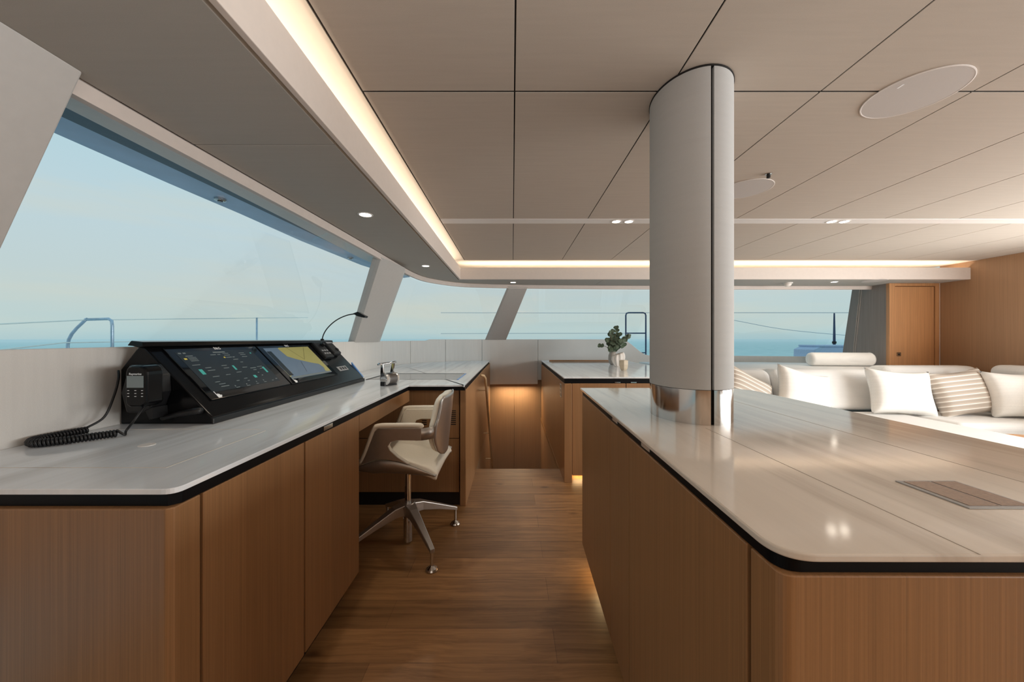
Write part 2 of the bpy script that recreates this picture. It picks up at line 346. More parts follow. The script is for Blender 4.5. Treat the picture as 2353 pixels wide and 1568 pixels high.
lt = obj('latch', MB().prism(roundpoly([gy(2061, 810, 4.29)[::2], gy(2070, 810, 4.29)[::2], gy(2070, 819, 4.29)[::2], gy(2061, 819, 4.29)[::2]], .006), 4.288, 4.299, 'y'), 'steel', d)
obj('button', MB().lathe([(.008, 0), (.008, .004)], gy(2066, 815, 4.287), 12, (0, -1, 0)), 'dark', lt)
# ---- aft wall behind the camera: glazed
wb = MB().box(-1.7, XR + .06, YB - .06, YB, 0, .1).box(-1.7, XR + .06, YB - .06, YB, 2.0, ZC).box(-1.7, 2.6, YB - .06, YB, .1, 2.0).box(4.6, XR + .06, YB - .06, YB, .1, 2.0)
struct('wall_back', wb, 'wood_warm', 'aft wooden bulkhead around the glazed doors', 'wall')
struct('window_5', MB().box(2.6, 4.6, YB - .04, YB - .03, .1, 2.0), 'glass', 'glazed aft doors onto the cockpit', 'window')
struct('window_6', MB().box(XR + .02, XR + .03, YB, 2.6, 1.1, 1.95), 'glass', 'long starboard side window beside the saloon', 'window')

# ---- ceiling: fabric panels with dark joints, white light rail across
ce = thing('ceiling', 'beige fabric ceiling panels with thin dark joints', 'ceiling', (1.5, 1, ZC), kind='structure')
obj('backing', MB().box(-.528, XR + .06, YB, 3.944, ZC + .0035, ZC + .02).box(-1.75, XR + .06, YB, 5.0, ZC + .021, ZC + .06), 'dark', ce)
pm = MB(); xs = [-.526, .0085, .547, 1.084, 1.62, 2.156, 2.692, 3.228, 3.764, 4.3, 4.836, XR]
for y0, y1 in ((YB, -.08), (-.076, 1.254), (1.258, 2.585), (2.69, 3.94)):
    for a, b in zip(xs[:-1], xs[1:]): pm.box(a + .0025, b - .0025, y0 + .0025, y1 - .0025, ZC, ZC + .0034)
obj('fabric_panels', pm, 'ceil', ce, bevel=.0008)
obj('light_rail', MB().box(-.522, XR, 2.588, 2.687, ZC - .002, ZC + .02), 'ringw', ce, bevel=.001)
cv = MB().box(-1.0, -.531, YB, 3.945, ZC, ZC + .02).box(-1.0, XR, 3.948, 4.4, ZC, ZC + .02).box(-1.0, -.96, YB, 4.4, ZS + .041, ZC).box(-.96, XR, 4.36, 4.4, ZS + .041, ZC)
obj('cove_lining', cv, 'cove', ce)
# ---- dropped soffit around the windows
so = thing('ceiling_soffit', 'grey lowered soffit between the light cove and the windows', 'ceiling', (-.8, 2, ZS), kind='structure')
def soffit_panel(pts): obj('soffit_panel', MB().prism(pts, ZS, ZS + .04), 'soffit', so, bevel=.0015)
def hx(y):
    for p, q in zip(HEAD, HEAD[1:]):
        if p.y <= y <= q.y: return p.x + (q.x - p.x) * (y - p.y) / (q.y - p.y)
hp = [tuple(p) for p in HEAD]
A = [p for p in hp if p[1] < 1.22 and p[0] < 0] ; Bp = [p for p in hp if (p[1] > 1.25 or p[0] > -.5) and p[0] < 1.02]; Cp = [p for p in hp if p[0] > 1.04]
soffit_panel([(-.612, YB)] + A + [(hx(1.228), 1.228), (-.612, 1.228)])
soffit_panel([(-.612, 1.232), (hx(1.232), 1.232)] + Bp + [(1.028, 4.45), (1.028, 4.034), (-.612, 4.034)])
soffit_panel([(1.032, 4.034), (1.032, 4.45)] + Cp + [(4.54, 4.33), (XR, 4.33), (XR, 4.034)])
fa = struct('trim_1', MB().prism([(-.60, YB), (-.60, 4.03), (XR, 4.03), (XR, 4.0), (-.582, 4.0), (-.582, YB)], ZS - .001, ZF), 'fascia', 'pale fascia board hiding the warm cove light', 'trim', bevel=.002)
tr = MB(); rings = []
for i, p in enumerate(HEAD):
    t = (HEAD[min(i + 1, len(HEAD) - 1)] - HEAD[max(i - 1, 0)]).normalized(); n_ = Vector((-t.y, t.x)); a, b = p + n_ * .002, p + n_ * .03
    rings.append([(a.x, a.y, ZS - .004), (a.x + n_.x * .006, a.y + n_.y * .006, ZS - .045), (b.x, b.y, ZS - .045), (b.x, b.y, ZS + .03)])
tr.loft(rings); struct('trim_2', tr, 'trim', 'curved pink beige head trim over the windows', 'trim')
# ---- raked glass between head and sill, panes split at the pillars
def hs(px, py): g = gz(px, py, ZS - .045); return nearest(HEAD, LH, g[:2])
def ss_px(px): return s_px(px)
S_back, H_back = 0, 0
pil = [  # (sill px left, right, head points left,right)
    (815, 872, (876, 620), (931, 636)), (1114, 1163, (1166, 662), (1213, 662))]
cuts = []
for a, b, ha, hb in pil:
    hl = min(LH, key=lambda s: abs(CX + at_len(HEAD, LH, s).x * F / max(.3, at_len(HEAD, LH, s).y) - ha[0]) if at_len(HEAD, LH, s).y > .5 else 9e9)
    def h_px(px):
        best, bs = 9e9, 0
        for i in range(1200):
            s = LH[-1] * i / 1199; p = at_len(HEAD, LH, s)
            if p.y > 1.2 and abs(CX + p.x * F / p.y - px) < best: best, bs = abs(CX + p.x * F / p.y - px), s
        return bs
    cuts.append((s_px(a), s_px(b), h_px(ha[0]), h_px(hb[0])))
def ruled(s0, s1, h0, h1, n, v0=0., v1=1., off=.03):
    mb = MB(); a = sub_curve(SILL, LS, s0, s1, n); b = sub_curve(HEAD, LH, h0, h1, n); rows = []
    def q(i, v):
        p, h = a[i], b[i]; z0, z1 = sill_z(p), ZS - .04
        t = (a[min(i + 1, n - 1)] - a[max(i - 1, 0)]).normalized(); nn = Vector((-t.y, t.x)) * off
        return (h.x + (p.x - h.x) * v + nn.x, h.y + (p.y - h.y) * v + nn.y, z1 + (z0 - z1) * v)
    for i in range(n - 1): mb.quad(q(i, v0), q(i + 1, v0), q(i + 1, v1), q(i, v1))
    return mb
g1 = cuts[0]; g2 = cuts[1]
struct('window_1', ruled(0, g1[0], 0, g1[2], 40, .01, 1), 'glass', 'long raked port side window over the helm desk', 'window', smooth=True)
struct('window_2', ruled(g1[1], g2[0], g1[3], g2[2], 30, .02, 1), 'glass', 'curved corner window between the two slanted pillars', 'window', smooth=True)
struct('window_3', ruled(g2[1], LS[-1], g2[3], LH[-1], 60, .02, 1), 'glass', 'wide forward window running behind the round post', 'window', smooth=True)
# pillars
def pillar(name, c, label, rt, rh, th=.07):
    a0, a1 = at_len(SILL, LS, c[0]), at_len(SILL, LS, c[1]); b0, b1 = at_len(HEAD, LH, c[2]), at_len(HEAD, LH, c[3])
    def ring(p0, p1, z):
        t = (p1 - p0).normalized(); n_ = Vector((-t.y, t.x)); m_ = p0.lerp(p1, rt) - n_ * rh
        return [(p0.x, p0.y, z), (m_.x, m_.y, z), (p1.x, p1.y, z), (p1.x + n_.x * th, p1.y + n_.y * th, z), (p0.x + n_.x * th, p0.y + n_.y * th, z)]
    return struct(name, MB().loft([ring(a0, a1, sill_z(a0) - .01), ring(b0, b1, ZS - .03)]), 'pillar', label, 'pillar', bevel=.003)
pillar('trim_3', cuts[0], 'slanted grey window pillar at the port corner behind the gooseneck lamp', .72, .05)
pillar('trim_4', cuts[1], 'slanted beige window pillar above the stairs', .1, .012)
# nearest pillar at the left edge of the frame
np_ = MB().loft([[(-1.552, -1.2, 1.0), (-1.552, .99, 1.0), (-1.66, .99, 1.0), (-1.66, -1.2, 1.0)], [(-1.54, -1.2, 1.219), (-1.54, .985, 1.219), (-1.66, .985, 1.219), (-1.66, -1.2, 1.219)], [(-1.078, -1.2, ZS), (-1.076, .895, ZS), (-1.2, .895, ZS), (-1.2, -1.2, ZS)]])
struct('trim_5', np_, 'pillar', 'broad pale slanted pillar panel at the near end of the port window', 'pillar', bevel=.004)

# ------------------------------------------------------------------ outside
ov = [(-1.14, -1), (-1.14, 3.3), (-1.12, 3.9), (-1.2, 3.95), (-1.30, 3.62), (-1.382, 3.26), (-1.455, 2.46), (-1.468, 1.92), (-1.49, 1.56), (-1.50, 1.19), (-1.54, -1)]
struct('roof_overhang', MB().prism(ov, 1.925, 2.0), 'roof', 'blue grey roof overhang outside above the port window', 'roof')
struct('roof_shade_strip', MB().prism([(-1.285, -1), (-1.265, 1.0), (-1.24, 2.0), (-1.232, 2.9), (-1.245, 2.4), (-1.27, 2.0), (-1.30, 1.5), (-1.338, 1.0), (-1.4, -1)], 1.908, 1.924), 'roof_shade', 'dark strip standing in for shade under the roof overhang outside', 'shade_strip')  # shade under the overhang, built as a dark coloured strip
struct('roof_lining', MB().prism([(-1.13, -1), (-1.10, 3.0), (-1.09, 3.7), (-1.16, 3.6), (-1.232, 2.9), (-1.24, 2.0), (-1.264, 1.0), (-1.284, -1)], 1.905, 1.9245), 'frit', 'grey lining between port window and dark shade strip', 'roof')
for px, py, lb in ((506, 457, 'small outside ceiling lamp under the overhang, the larger nearer one'), (805, 592, 'small outside ceiling lamp under the overhang, the far one near the pillar')):
    g = gz(px, py, 1.925); o = thing('deck_lamp', lb, 'lamp', g, 'lamps under the roof overhang')
    obj('housing', MB().lathe([(.024, 0), (.024, -.008), (.018, -.012), (.004, -.012)], g, 20), 'steel', o, smooth=False); obj('lens', MB().lathe([(.011, -.0122), (.011, -.015), (.002, -.015)], g, 14), 'blk_g', o)
struct('exterior_deck', MB().box(-5, -1.75, -3, 12, .4, .46).box(-1.75, 9.5, 6.2, 12, .4, .46), 'deck', 'boat deck outside the windows', 'deck')
sea = MB(); sea.box(-3000, 3000, -3000, 3000, -3.2, -3.0)
m, nt, b = newmat('sea_water'); tc = N(nt, 'ShaderNodeTexCoord'); ns = N(nt, 'ShaderNodeTexNoise', i_Scale=.25, i_Detail=6.0); nt.links.new(tc.outputs['Object'], ns.inputs['Vector'])
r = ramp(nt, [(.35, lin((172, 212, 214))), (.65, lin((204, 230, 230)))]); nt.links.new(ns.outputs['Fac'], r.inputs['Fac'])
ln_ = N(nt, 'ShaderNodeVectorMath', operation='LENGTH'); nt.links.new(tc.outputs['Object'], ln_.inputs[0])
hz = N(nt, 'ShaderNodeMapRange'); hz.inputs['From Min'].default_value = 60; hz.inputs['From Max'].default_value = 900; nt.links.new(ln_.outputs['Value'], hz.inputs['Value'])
hm = N(nt, 'ShaderNodeMixRGB'); hm.inputs[2].default_value = lin((228, 242, 242)); nt.links.new(hz.outputs['Result'], hm.inputs['Fac']); nt.links.new(r.outputs['Color'], hm.inputs[1]); nt.links.new(hm.outputs['Color'], b.inputs['Base Color'])  # distance haze painted into the water colour, paler towards the horizon
b.inputs['Roughness'].default_value = .6; b.inputs['Specular IOR Level'].default_value = .15; M['sea'] = m
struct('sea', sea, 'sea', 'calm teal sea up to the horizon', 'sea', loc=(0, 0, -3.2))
XL = -3.55
rail = thing('guard_rail', 'bent steel guard rail hoop outside the port window', 'rail', (XL, 3.0, .46))
pts = smoothcurve([(-3.69, 2.97, .46), (-3.69, 2.97, 1.0), (-3.69, 2.97, 1.245), (-3.56, 2.97, 1.40), (-3.54, 2.97, 1.411)], 4)[:-1] + [(-3.54, 2.97, 1.411), (-3.37, 2.98, 1.417)] + [(-3.345, 2.98, 1.40), (-3.34, 2.98, 1.36), (-3.34, 2.98, .46)]
obj('tube', MB().tube(pts, .011, 12), 'steel_b', rail, smooth=True)
obj('foot', MB().lathe([(.03, 0), (.03, .02), (.012, .03)], (-3.69, 2.97, .46), 16), 'steel_b', rail); obj('foot', MB().lathe([(.03, 0), (.03, .02), (.012, .03)], (-3.34, 2.98, .46), 16), 'steel_b', rail)
stn = thing('stanchion', 'thin steel stanchion outside the port window above the displays', 'stanchion', (XL, 4.96, .46))
obj('post', MB().tube([(XL, 4.96, .46), (XL, 4.96, 1.546)], .011, 10), 'steel_b', stn, smooth=True); obj('foot', MB().lathe([(.035, 0), (.035, .02), (.012, .03)], (XL, 4.96, .46), 16), 'steel_b', stn)
def wire(name, pts, r, mat, label): return tag(obj(name, MB().tube(pts, r, 6), mat), label, 'wire', 'guard wires outside')
wire('guard_wire', [(XL, .5, 1.24), (XL, 2.47, 1.352), (XL, 3.0, 1.411), (XL, 3.14, 1.418), (XL, 4.96, 1.54), (XL, 6.2, 1.62)], .0045, 'wire_w', 'upper white guard wire outside the port window')
wire('guard_wire', [(XL, .5, .93), (XL, 2.47, 1.172), (XL, 2.82, 1.219), (XL, 3.39, 1.225), (XL, 4.96, 1.23)], .005, 'wire_w', 'lower white guard wire outside the port window')
YW = 8.0
lad = thing('boarding_frame', 'dark blue tube gate frame outside the forward window left of the post', 'rail', (2.77, YW, .46))
xa, xb = gy(1438, 0, YW)[0], gy(1484, 0, YW)[0]; zt = gy(0, 719, YW)[2]; zm = gy(0, 766, YW)[2]; zb = gy(0, 811, YW)[2]
obj('hoop', MB().tube([(xa, YW, .46), (xa, YW, zt - .06), (xa + .015, YW, zt - .015), (xa + .06, YW, zt), (xb - .06, YW, zt), (xb - .015, YW, zt - .015), (xb, YW, zt - .06), (xb, YW, .46)], .017, 10), 'navy', lad, smooth=True)
obj('crossbar', MB().tube([(xa, YW, zm), (xb, YW, zm)], .014, 8), 'navy', lad); obj('crossbar', MB().tube([(xa, YW, zb), (xb, YW, zb)], .012, 8), 'navy', lad)
wire('guard_wire', [(-1.6, YW, zt), (xa, YW, zt - .01)], .005, 'wire', 'upper thin guard wire ahead of the forward window')
wire('guard_wire', [(-1.6, YW, zm - .01), (xa, YW, zm)], .005, 'wire', 'lower thin guard wire ahead of the forward window')
wire('guard_wire', [(xb, YW, zt), (9.0, YW, zt)], .006, 'wire', 'thin guard wire right of the post at the level of the dark mast top')
wire('guard_wire', smoothcurve([gy(1600, 722, 9), gy(1690, 737, 9), gy(1800, 757, 9), gy(1945, 771, 9), gy(2000, 772, 9)], 4), .006, 'wire', 'sagging line right of the post outside the forward window')
fp = thing('pennant_post', 'short dark post standing on deck outside the right window', 'post', gy(1917, 793, YW)[:2] + (.46,))
px = gy(1917, 793, YW)[0]
obj('shaft', MB().tube([(px, YW, .46), (px, YW, 1.2), (px, YW, gy(0, 720, YW)[2])], [.03, .026, .014], 10), 'navy', fp); obj('collar', MB().lathe([(.04, 0), (.04, .05)], (px, YW, gy(0, 790, YW)[2]), 12), 'blk_m', fp)
bl = thing('deck_locker', 'blue deck locker on deck outside the right window behind the bolster', 'locker', (gy(1905, 800, 6.9)[0], 7.2, .46))
x0, x1, zt_ = gy(1868, 800, 6.9)[0], gy(1975, 800, 6.9)[0], gy(0, 797, 6.9)[2]
obj('body', MB().prism([(x0, .46), (x0 + .02, zt_ - .06), (x0 + .14, zt_ - .005), (x1, zt_ - .005), (x1, .46)], 6.9, 7.4, 'y'), 'locker', bl, bevel=.01); obj('lid', MB().box(x0 + .13, x1, 6.88, 7.42, zt_ - .004, zt_ + .03), 'locker', bl, bevel=.008)

# ------------------------------------------------------------------ helm desk and chart counter (port)
Lpoly = [(-1.54, .795), (-.752, .795), (-.752, 2.59), (-.337, 2.59), (-.352, 5.53)]
back = [tuple(p) for p in SILL if p.y > .9 and p.x < -.38][::-1]
def inset(p): return (p[0] + .006, p[1] - .006)
slab_pts = roundpoly([Lpoly[0], Lpoly[1], Lpoly[2], Lpoly[3]], [0, .03, 0, .012]) + [(-.35, 5.55)] + [inset(p) for p in back]
wt = thing('worktop', 'long L-shaped pale marble worktop of the helm desk and chart counter', 'worktop', (-1.1, 1.5, ZL - .045))
obj('slab', MB().prism(slab_pts, ZL - .013, ZL), 'marble_l', wt, bevel=.003)
band_pts = [(-1.53, .803), (-.775, .803), (-.758, .82), (-.758, 2.598), (-.345, 2.598), (-.358, 5.54)] + [(p[0] + .012, p[1] - .012) for p in back]
obj('edge_band', MB().prism(band_pts, ZL - .041, ZL - .0135), 'band', wt)
ly = F * .752 / (CX - 757)
obj('latch', MB().box(-.758, -.7555, ly - .035, ly + .035, ZL - .036, ZL - .018), 'steel', wt, bevel=.001)
ins = MB().prism([(-1.18, 2.93), (-.455, 2.93), (-.455, 3.41), (-1.18, 3.41)], ZL, ZL + .0015)
lid = obj('inset_lid', ins, 'tglass', wt)
obj('lid_frame', MB().box(-1.2, -.44, 3.412, 3.43, ZL, ZL + .003).box(-1.2, -1.182, 2.92, 3.43, ZL, ZL + .003), 'blk_m', wt); obj('lid_trim', MB().box(-.453, -.44, 2.92, 3.412, ZL, ZL + .004), 'blue', wt)
obj('lid_pull', MB().box(-.83, -.78, 2.915, 2.93, ZL, ZL + .004), 'grey', wt)
wj = MB().box(-1.5, -.95, .9255, .9275, ZL, ZL + .0006).box(-.9, -.898, .98, 1.30, ZL, ZL + .0006).box(-1.5, -.93, 1.318, 1.3205, ZL, ZL + .0006)
wj.prism(roundpoly([(-.95, .9255), (-.898, .9255), (-.898, .98), (-.90, .98), (-.90, .9275), (-.95, .9275)], 0), ZL, ZL + .0006)
obj('lid_seam', wj, 'marble_i', wt)
obj('finger_pull', MB().lathe([(.021, 0), (.021, .0012), (.001, .0012)], (-1.152, 1.125, ZL), 20), 'ringw', wt)

cab = thing('base_cabinet', 'wooden helm desk cabinet with two tall doors under the near worktop', 'cabinet', (-1.1, 1.2, 0))
zt = ZL - .042
obj('end_panel', MB().prism(roundpoly([(-1.53, .79), (-.768, .79), (-.756, .80), (-.756, .866), (-.80, .866), (-.80, .83), (-1.53, .83)], 0), .10, zt), 'wood', cab, bevel=.003)
obj('door', MB().box(-.776, -.756, .874, 1.297, .10, zt), 'wood', cab, bevel=.002)
obj('door', MB().box(-.776, -.756, 1.307, 1.762, .10, zt), 'wood', cab, bevel=.002)
obj('carcass', MB().box(-1.53, -.78, .832, 1.758, .10, zt), 'dark', cab); obj('side_panel', MB().box(-1.53, -.778, 1.759, 1.764, .10, zt), 'wood', cab)
obj('toe_kick', MB().box(-1.53, -.82, .86, 1.74, 0, .10), 'blk_m', cab)
dr = thing('desk_drawer', 'slim wooden pencil drawer under the worktop above the chair', 'drawer', (-.8, 2.2, .79))
obj('drawer_front', MB().box(-.776, -.757, 1.768, 2.63, .79, zt), 'wood', dr, bevel=.002); obj('drawer_box', MB().box(-1.2, -.776, 1.80, 2.63, .80, zt), 'wood', dr)
struct('wall_kneehole', MB().box(-1.53, -1.50, 1.77, 2.68, 0, ZL - .05), 'wood', 'wood back wall of the dark kneehole behind the chair', 'wall')
cb = thing('base_cabinet', 'wooden chart counter cabinet with two vented drawers behind the chair', 'cabinet', (-.9, 3.2, 0))
yf = 2.675
up = obj('drawer', MB().box(-1.49, -.398, yf, yf + .02, .505, zt), 'wood', cb, bevel=.002)
lo = obj('drawer', MB().box(-1.49, -.398, yf, yf + .02, .10, .50), 'wood', cb, bevel=.002)
for xg in (gy(1042, 0, yf)[0], gy(975, 0, yf)[0]):
    gm = MB()
    for k in range(8): gm.box(xg - .018, xg + .018, yf - .0015, yf + .002, .605 + k * .0145, .605 + k * .0145 + .007)
    obj('vent', gm, 'dark', up)
obj('corner_post', MB().box(-.391, -.345, yf - .01, yf + .04, 0, zt), 'wood', cb, bevel=.004)
obj('side_panel', MB().box(-.362, -.345, yf + .04, 5.55, 0, zt), 'wood', cb, bevel=.002)
obj('carcass', MB().box(-1.49, -.363, yf + .022, 5.1, .10, zt), 'dark', cb); obj('toe_kick', MB().box(-1.49, -.395, yf + .012, yf + .06, 0, .10), 'blk_m', cb)

# ---- stair handrail
hr = thing('handrail', 'thin pale wooden handrail slanting down into the stairwell', 'handrail', (-.27, 4.2, -.5))
pa, pb = Vector((-.272, 3.62, .85)), Vector((-.268, 4.86, -.55))
obj('rail', MB().tube([(-.31, 3.56, .885), (-.285, 3.58, .88), pa] + [pa.lerp(pb, t) for t in (.3, .6, 1)], .012, 12), 'wood_light', hr, smooth=True)
for t in (.1, .52, .83):
    p = pa.lerp(pb, t); obj('bracket', MB().tube([p, (-.345, p.y, p.z)], .007, 8), 'wood_light', hr)

# ------------------------------------------------------------------ console
PX = [(-1.538, ZL), (-1.538, 1.129), (-1.466, 1.222), (-1.44, 1.215), (-1.19, .955), (-1.179, .942), (-1.179, ZL)]
cs = thing('helm_console', 'glossy black sloping helm console with two displays on the desk', 'console', (-1.36, 2.1, ZL))
obj('housing', MB().prism(PX, 1.40, 2.83, 'y'), 'blk', cs, bevel=.006, seg=3)
obj('top_cap', MB().prism([(-1.485, 1.224), (-1.47, 1.243), (-1.425, 1.238), (-1.42, 1.22), (-1.44, 1.2155), (-1.466, 1.2225)], 1.375, 2.83, 'y'), 'blk', cs, bevel=.003)
obj('front_lip', MB().box(-1.179, -1.171, 1.398, 2.835, ZL, .938), 'blk_m', cs, bevel=.003)
obj('end_sky_reflection', MB().prism([gy(808, 833, 2.84)[::2], gy(835, 867, 2.84)[::2], gy(812, 873, 2.84)[::2]], 2.832, 2.85, 'y'), 'blue', cs)  # sky reflection on the console end, put in as a blue triangle
D_ = Vector((.25, 0, -.26)).normalized(); Nn = Vector((.26, 0, .25)).normalized(); P0 = Vector((-1.44, 0, 1.215))
def sl(y, t, n=0.): p = P0 + D_ * t + Nn * n; return (p.x, y, p.z)
def slab(mb, y0, y1, t0, t1, n0, n1):
    return mb.add([sl(y, t, n) for n in (n0, n1) for t in (t0, t1) for y in (y0, y1)], [(0, 2, 3, 1), (4, 5, 7, 6), (0, 1, 5, 4), (2, 6, 7, 3), (0, 4, 6, 2), (1, 3, 7, 5)])
def slmat(y, t, n): return Matrix(((0, -D_.x, Nn.x, sl(y, t, n)[0]), (1, 0, 0, y), (0, -D_.z, Nn.z, sl(y, t, n)[2]), (0, 0, 0, 1)))
def hand_icon(y, t, n, s):
    mb = MB()
    for a, b, c, e in ((-.5, .4, 0, .8), (-.5, -.32, -1.0, 0), (-.28, -.12, -.25, 0), (-.08, .08, -.3, 0), (.12, .3, -.2, 0), (.4, .7, .15, .45)):
        mb.add([sl(y + u * s, t + v * s, n) for u, v in ((a, c), (b, c), (b, e), (a, e))], [(0, 1, 2, 3)])
    return mb
SCR = {}
def multi(name, layers, par):
    mb = MB(); idx = []
    for k, (m_, mt) in enumerate(layers): mb.add(m_.v, m_.f); idx += [k] * len(m_.f)
    o = obj(name, mb, layers[0][1], par)
    for _, mt in layers[1:]: o.data.materials.append(M[mt])
    for p, k in zip(o.data.polygons, idx): p.material_index = k
    return o
def display(y0, y1, t0, t1, ay0, ay1, at0, at1, scr, label):
    dsp = obj('display', slab(MB(), y0, y1, t0, t1, 0, .007), 'blk_g', cs, bevel=.002); dsp['label'] = label
    dsp['pane'] = 1; del dsp['pane']; SCR[label] = (slab(MB(), ay0, ay1, at0, at1, .007, .0078), scr)
    obj('touch_mark', hand_icon(y0 + .045, t1 - .018, .0082, .02), 'white', dsp)
    textobj('logo', 'B&G', .02, 'white', dsp, slmat((y0 + y1) / 2 - .0, at0 - .008, .0078))
    return dsp
d1 = display(1.457, 1.974, .008, .303, 1.489, 1.92, .037, .268, 'scr', 'dark display with instrument data')
d2 = display(1.986, 2.508, .010, .305, 2.02, 2.461, .034, .275, 'scr_blue', 'chart display with yellow land')
ui, te, ye = MB(), MB(), MB()
def bar(mb, u, v, w, h):
    y = 1.489 + u * .431; t = .037 + v * .231; slab(mb, y, y + w * .431, t, t + h * .231, .0079, .0084)
for u, v, w, h in [(.02, .02, .03, .03), (.07, .02, .03, .03), (.42, .03, .16, .03), (.36, .10, .07, .018), (.45, .10, .04, .018), (.53, .08, .08, .015), (.53, .13, .08, .015), (.53, .19, .08, .018), (.62, .19, .03, .02), (.76, .09, .08, .015), (.76, .14, .08, .015), (.76, .2, .08, .015),
    (.07, .1, .08, .018), (.08, .14, .09, .012), (.08, .17, .09, .012), (.08, .2, .09, .012), (.08, .23, .09, .012), (.05, .33, .09, .015), (.16, .42, .07, .015), (.16, .49, .09, .015), (.15, .65, .08, .015), (.12, .78, .06, .015), (.14, .84, .08, .015), (.14, .9, .1, .018),
    (.37, .4, .07, .015), (.37, .47, .07, .015), (.32, .64, .06, .015), (.48, .61, .07, .015), (.6, .26, .07, .016), (.66, .35, .04, .015), (.62, .5, .07, .015), (.72, .54, .09, .018), (.84, .52, .08, .015), (.74, .6, .05, .015), (.86, .58, .05, .015), (.77, .68, .02, .02), (.79, .77, .02, .02),
    (.38, .82, .04, .015), (.5, .79, .05, .015), (.52, .86, .03, .015), (.3, .93, .012, .03), (.3, .98, .05, .014), (.46, .93, .012, .03), (.45, .98, .05, .014), (.62, .91, .012, .03), (.6, .97, .04, .014), (.74, .9, .012, .03), (.73, .96, .04, .014), (.87, .95, .03, .014), (.95, .92, .03, .02)]: bar(ui, u, v, w, h)
for u, v, w, h in [(.07, .45, .04, .13), (.50, .43, .025, .12), (.66, .75, .04, .07), (.91, .55, .03, .17), (.93, .1, .02, .03)]: bar(te, u, v, w, h)
bar(ye, .03, .16, .03, .035); bar(ye, .5, .18, .02, .03)
multi('screen', [SCR['dark display with instrument data'], (ui, 'uitxt'), (te, 'teal'), (ye, 'yellow')], d1)
def cp(u, v, n=.0083): return sl(2.02 + u * .441, .034 + v * .241, n)
land = [(.27, .03), (.3, .0), (1, 0), (1, 1), (.86, .92), (.9, .8), (.86, .66), (.7, .58), (.45, .42), (.31, .3)]
lm = MB().add([cp(*p) for p in land], [tuple(range(len(land)))]).add([cp(*p) for p in [(0, .72), (.06, .7), (.1, .8), (.02, .93), (0, .93)]], [(0, 1, 2, 3, 4)])
ln = MB()
for (u0, v0), (u1, v1) in (((.46, 0), (.62, .45)), ((.86, .03), (.62, .45)), ((.5, .5), (.42, .85))):
    ln.add([cp(u0 - .003, v0, .0086), cp(u0 + .003, v0, .0086), cp(u1 + .003, v1, .0086), cp(u1 - .003, v1, .0086)], [(0, 1, 2, 3)])
multi('screen', [SCR['chart display with yellow land'], (lm, 'scr_land'), (ln, 'dark'), (slab(MB(), 2.022, 2.06, .06, .25, .0083, .0087), 'scr'), (slab(MB(), 2.021, 2.461, .262, .274, .0084, .009), 'uitxt')], d2)
sw = obj('socket_plate', slab(MB(), 2.585, 2.722, .236, .278, 0, .003), 'grey', cs, bevel=.002)
so_ = MB()
for y in (2.612, 2.648, 2.684): slab(so_, y, y + .02, .246, .269, .003, .0045)
obj('socket', so_, 'blk_m', sw)
vr = thing('vhf_radio', 'black radio with keypad set into the right end of the console', 'radio', sl(2.57, .09))
obj('body', slab(MB(), 2.515, 2.635, .012, .16, .001, .03), 'blk_m', vr, bevel=.008, seg=3)
obj('knob', MB().lathe([(.016, 0), (.014, .018), (.004, .019)], sl(2.60, .045, .03), 16, Nn), 'blk', vr)
kb = MB()
for i in range(3):
    for j in range(2): slab(kb, 2.535 + i * .03, 2.553 + i * .03, .09 + j * .028, .102 + j * .028, .03, .032)
obj('keypad', kb, 'grey', vr)
mc = thing('fist_microphone', 'black handheld microphone beside the radio keypad', 'microphone', sl(2.72, .07))
obj('body', slab(MB(), 2.655, 2.765, .008, .14, .001, .038), 'blk_m', mc, bevel=.012, seg=3); obj('button', MB().lathe([(.014, 0), (.013, .006), (.002, .0065)], sl(2.735, .1, .038), 16, Nn), 'blk', mc)
textobj('logo', 'Raymarine', .018, 'white', mc, slmat(2.712, .034, .0385))

gn = thing('gooseneck_lamp', 'thin black gooseneck lamp with flat head on the console top', 'lamp', (-1.445, 2.72, 1.24))
path = [gy(x, y, 2.72) for x, y in ((740, 781), (744, 768), (752, 755), (765, 742), (780, 732), (797, 725), (812, 722), (822, 722))]
obj('neck', MB().tube(smoothcurve(path, 4), .0042, 8), 'blk_m', gn, smooth=True)
hd = [gy(x, y, 2.70) for x, y in ((812, 721), (823, 717), (841, 727), (838, 731), (822, 727))]
obj('head', MB().prism([(p[0], p[2]) for p in hd], 2.685, 2.745, 'y'), 'blk', gn, bevel=.003); obj('socket', MB().lathe([(.014, 0), (.012, .012), (.005, .014)], (-1.448, 2.72, 1.237), 16), 'blk', gn)

# handset on the near end of the console
hb = thing('handset_cradle', 'black octagonal handset cradle on the near end of the console', 'bracket', (-1.37, 1.38, .95))
oc = [gy(x, y, 1.37)[::2] for x, y in ((318, 838), (355, 838), (377, 862), (379, 900), (366, 935), (345, 945), (312, 945), (300, 900))]
obj('block', MB().prism(oc, 1.335, 1.399, 'y'), 'blk_m', hb, bevel=.006)
obj('hook', MB().prism([gy(x, y, 1.36)[::2] for x, y in ((345, 940), (362, 935), (364, 960), (355, 962))], 1.34, 1.399, 'y'), 'blk_m', hb)
obj('cable_gland', MB().tube([gy(372, 962, 1.385), gy(410, 952, 1.385), gy(445, 946, 1.385), gy(462, 944, 1.385)], [.008, .011, .014, .012], 10), 'blk_m', hb, smooth=True)
hs_ = thing('handset', 'black handheld remote handset with small grey screen and coiled cord', 'handset', (-1.35, 1.30, .99))
hx0, hx1, hz0, hz1 = gy(286, 0, 1.27)[0], gy(337, 0, 1.27)[0], gy(0, 937, 1.27)[2], gy(0, 840, 1.27)[2]
hw = hx1 - hx0
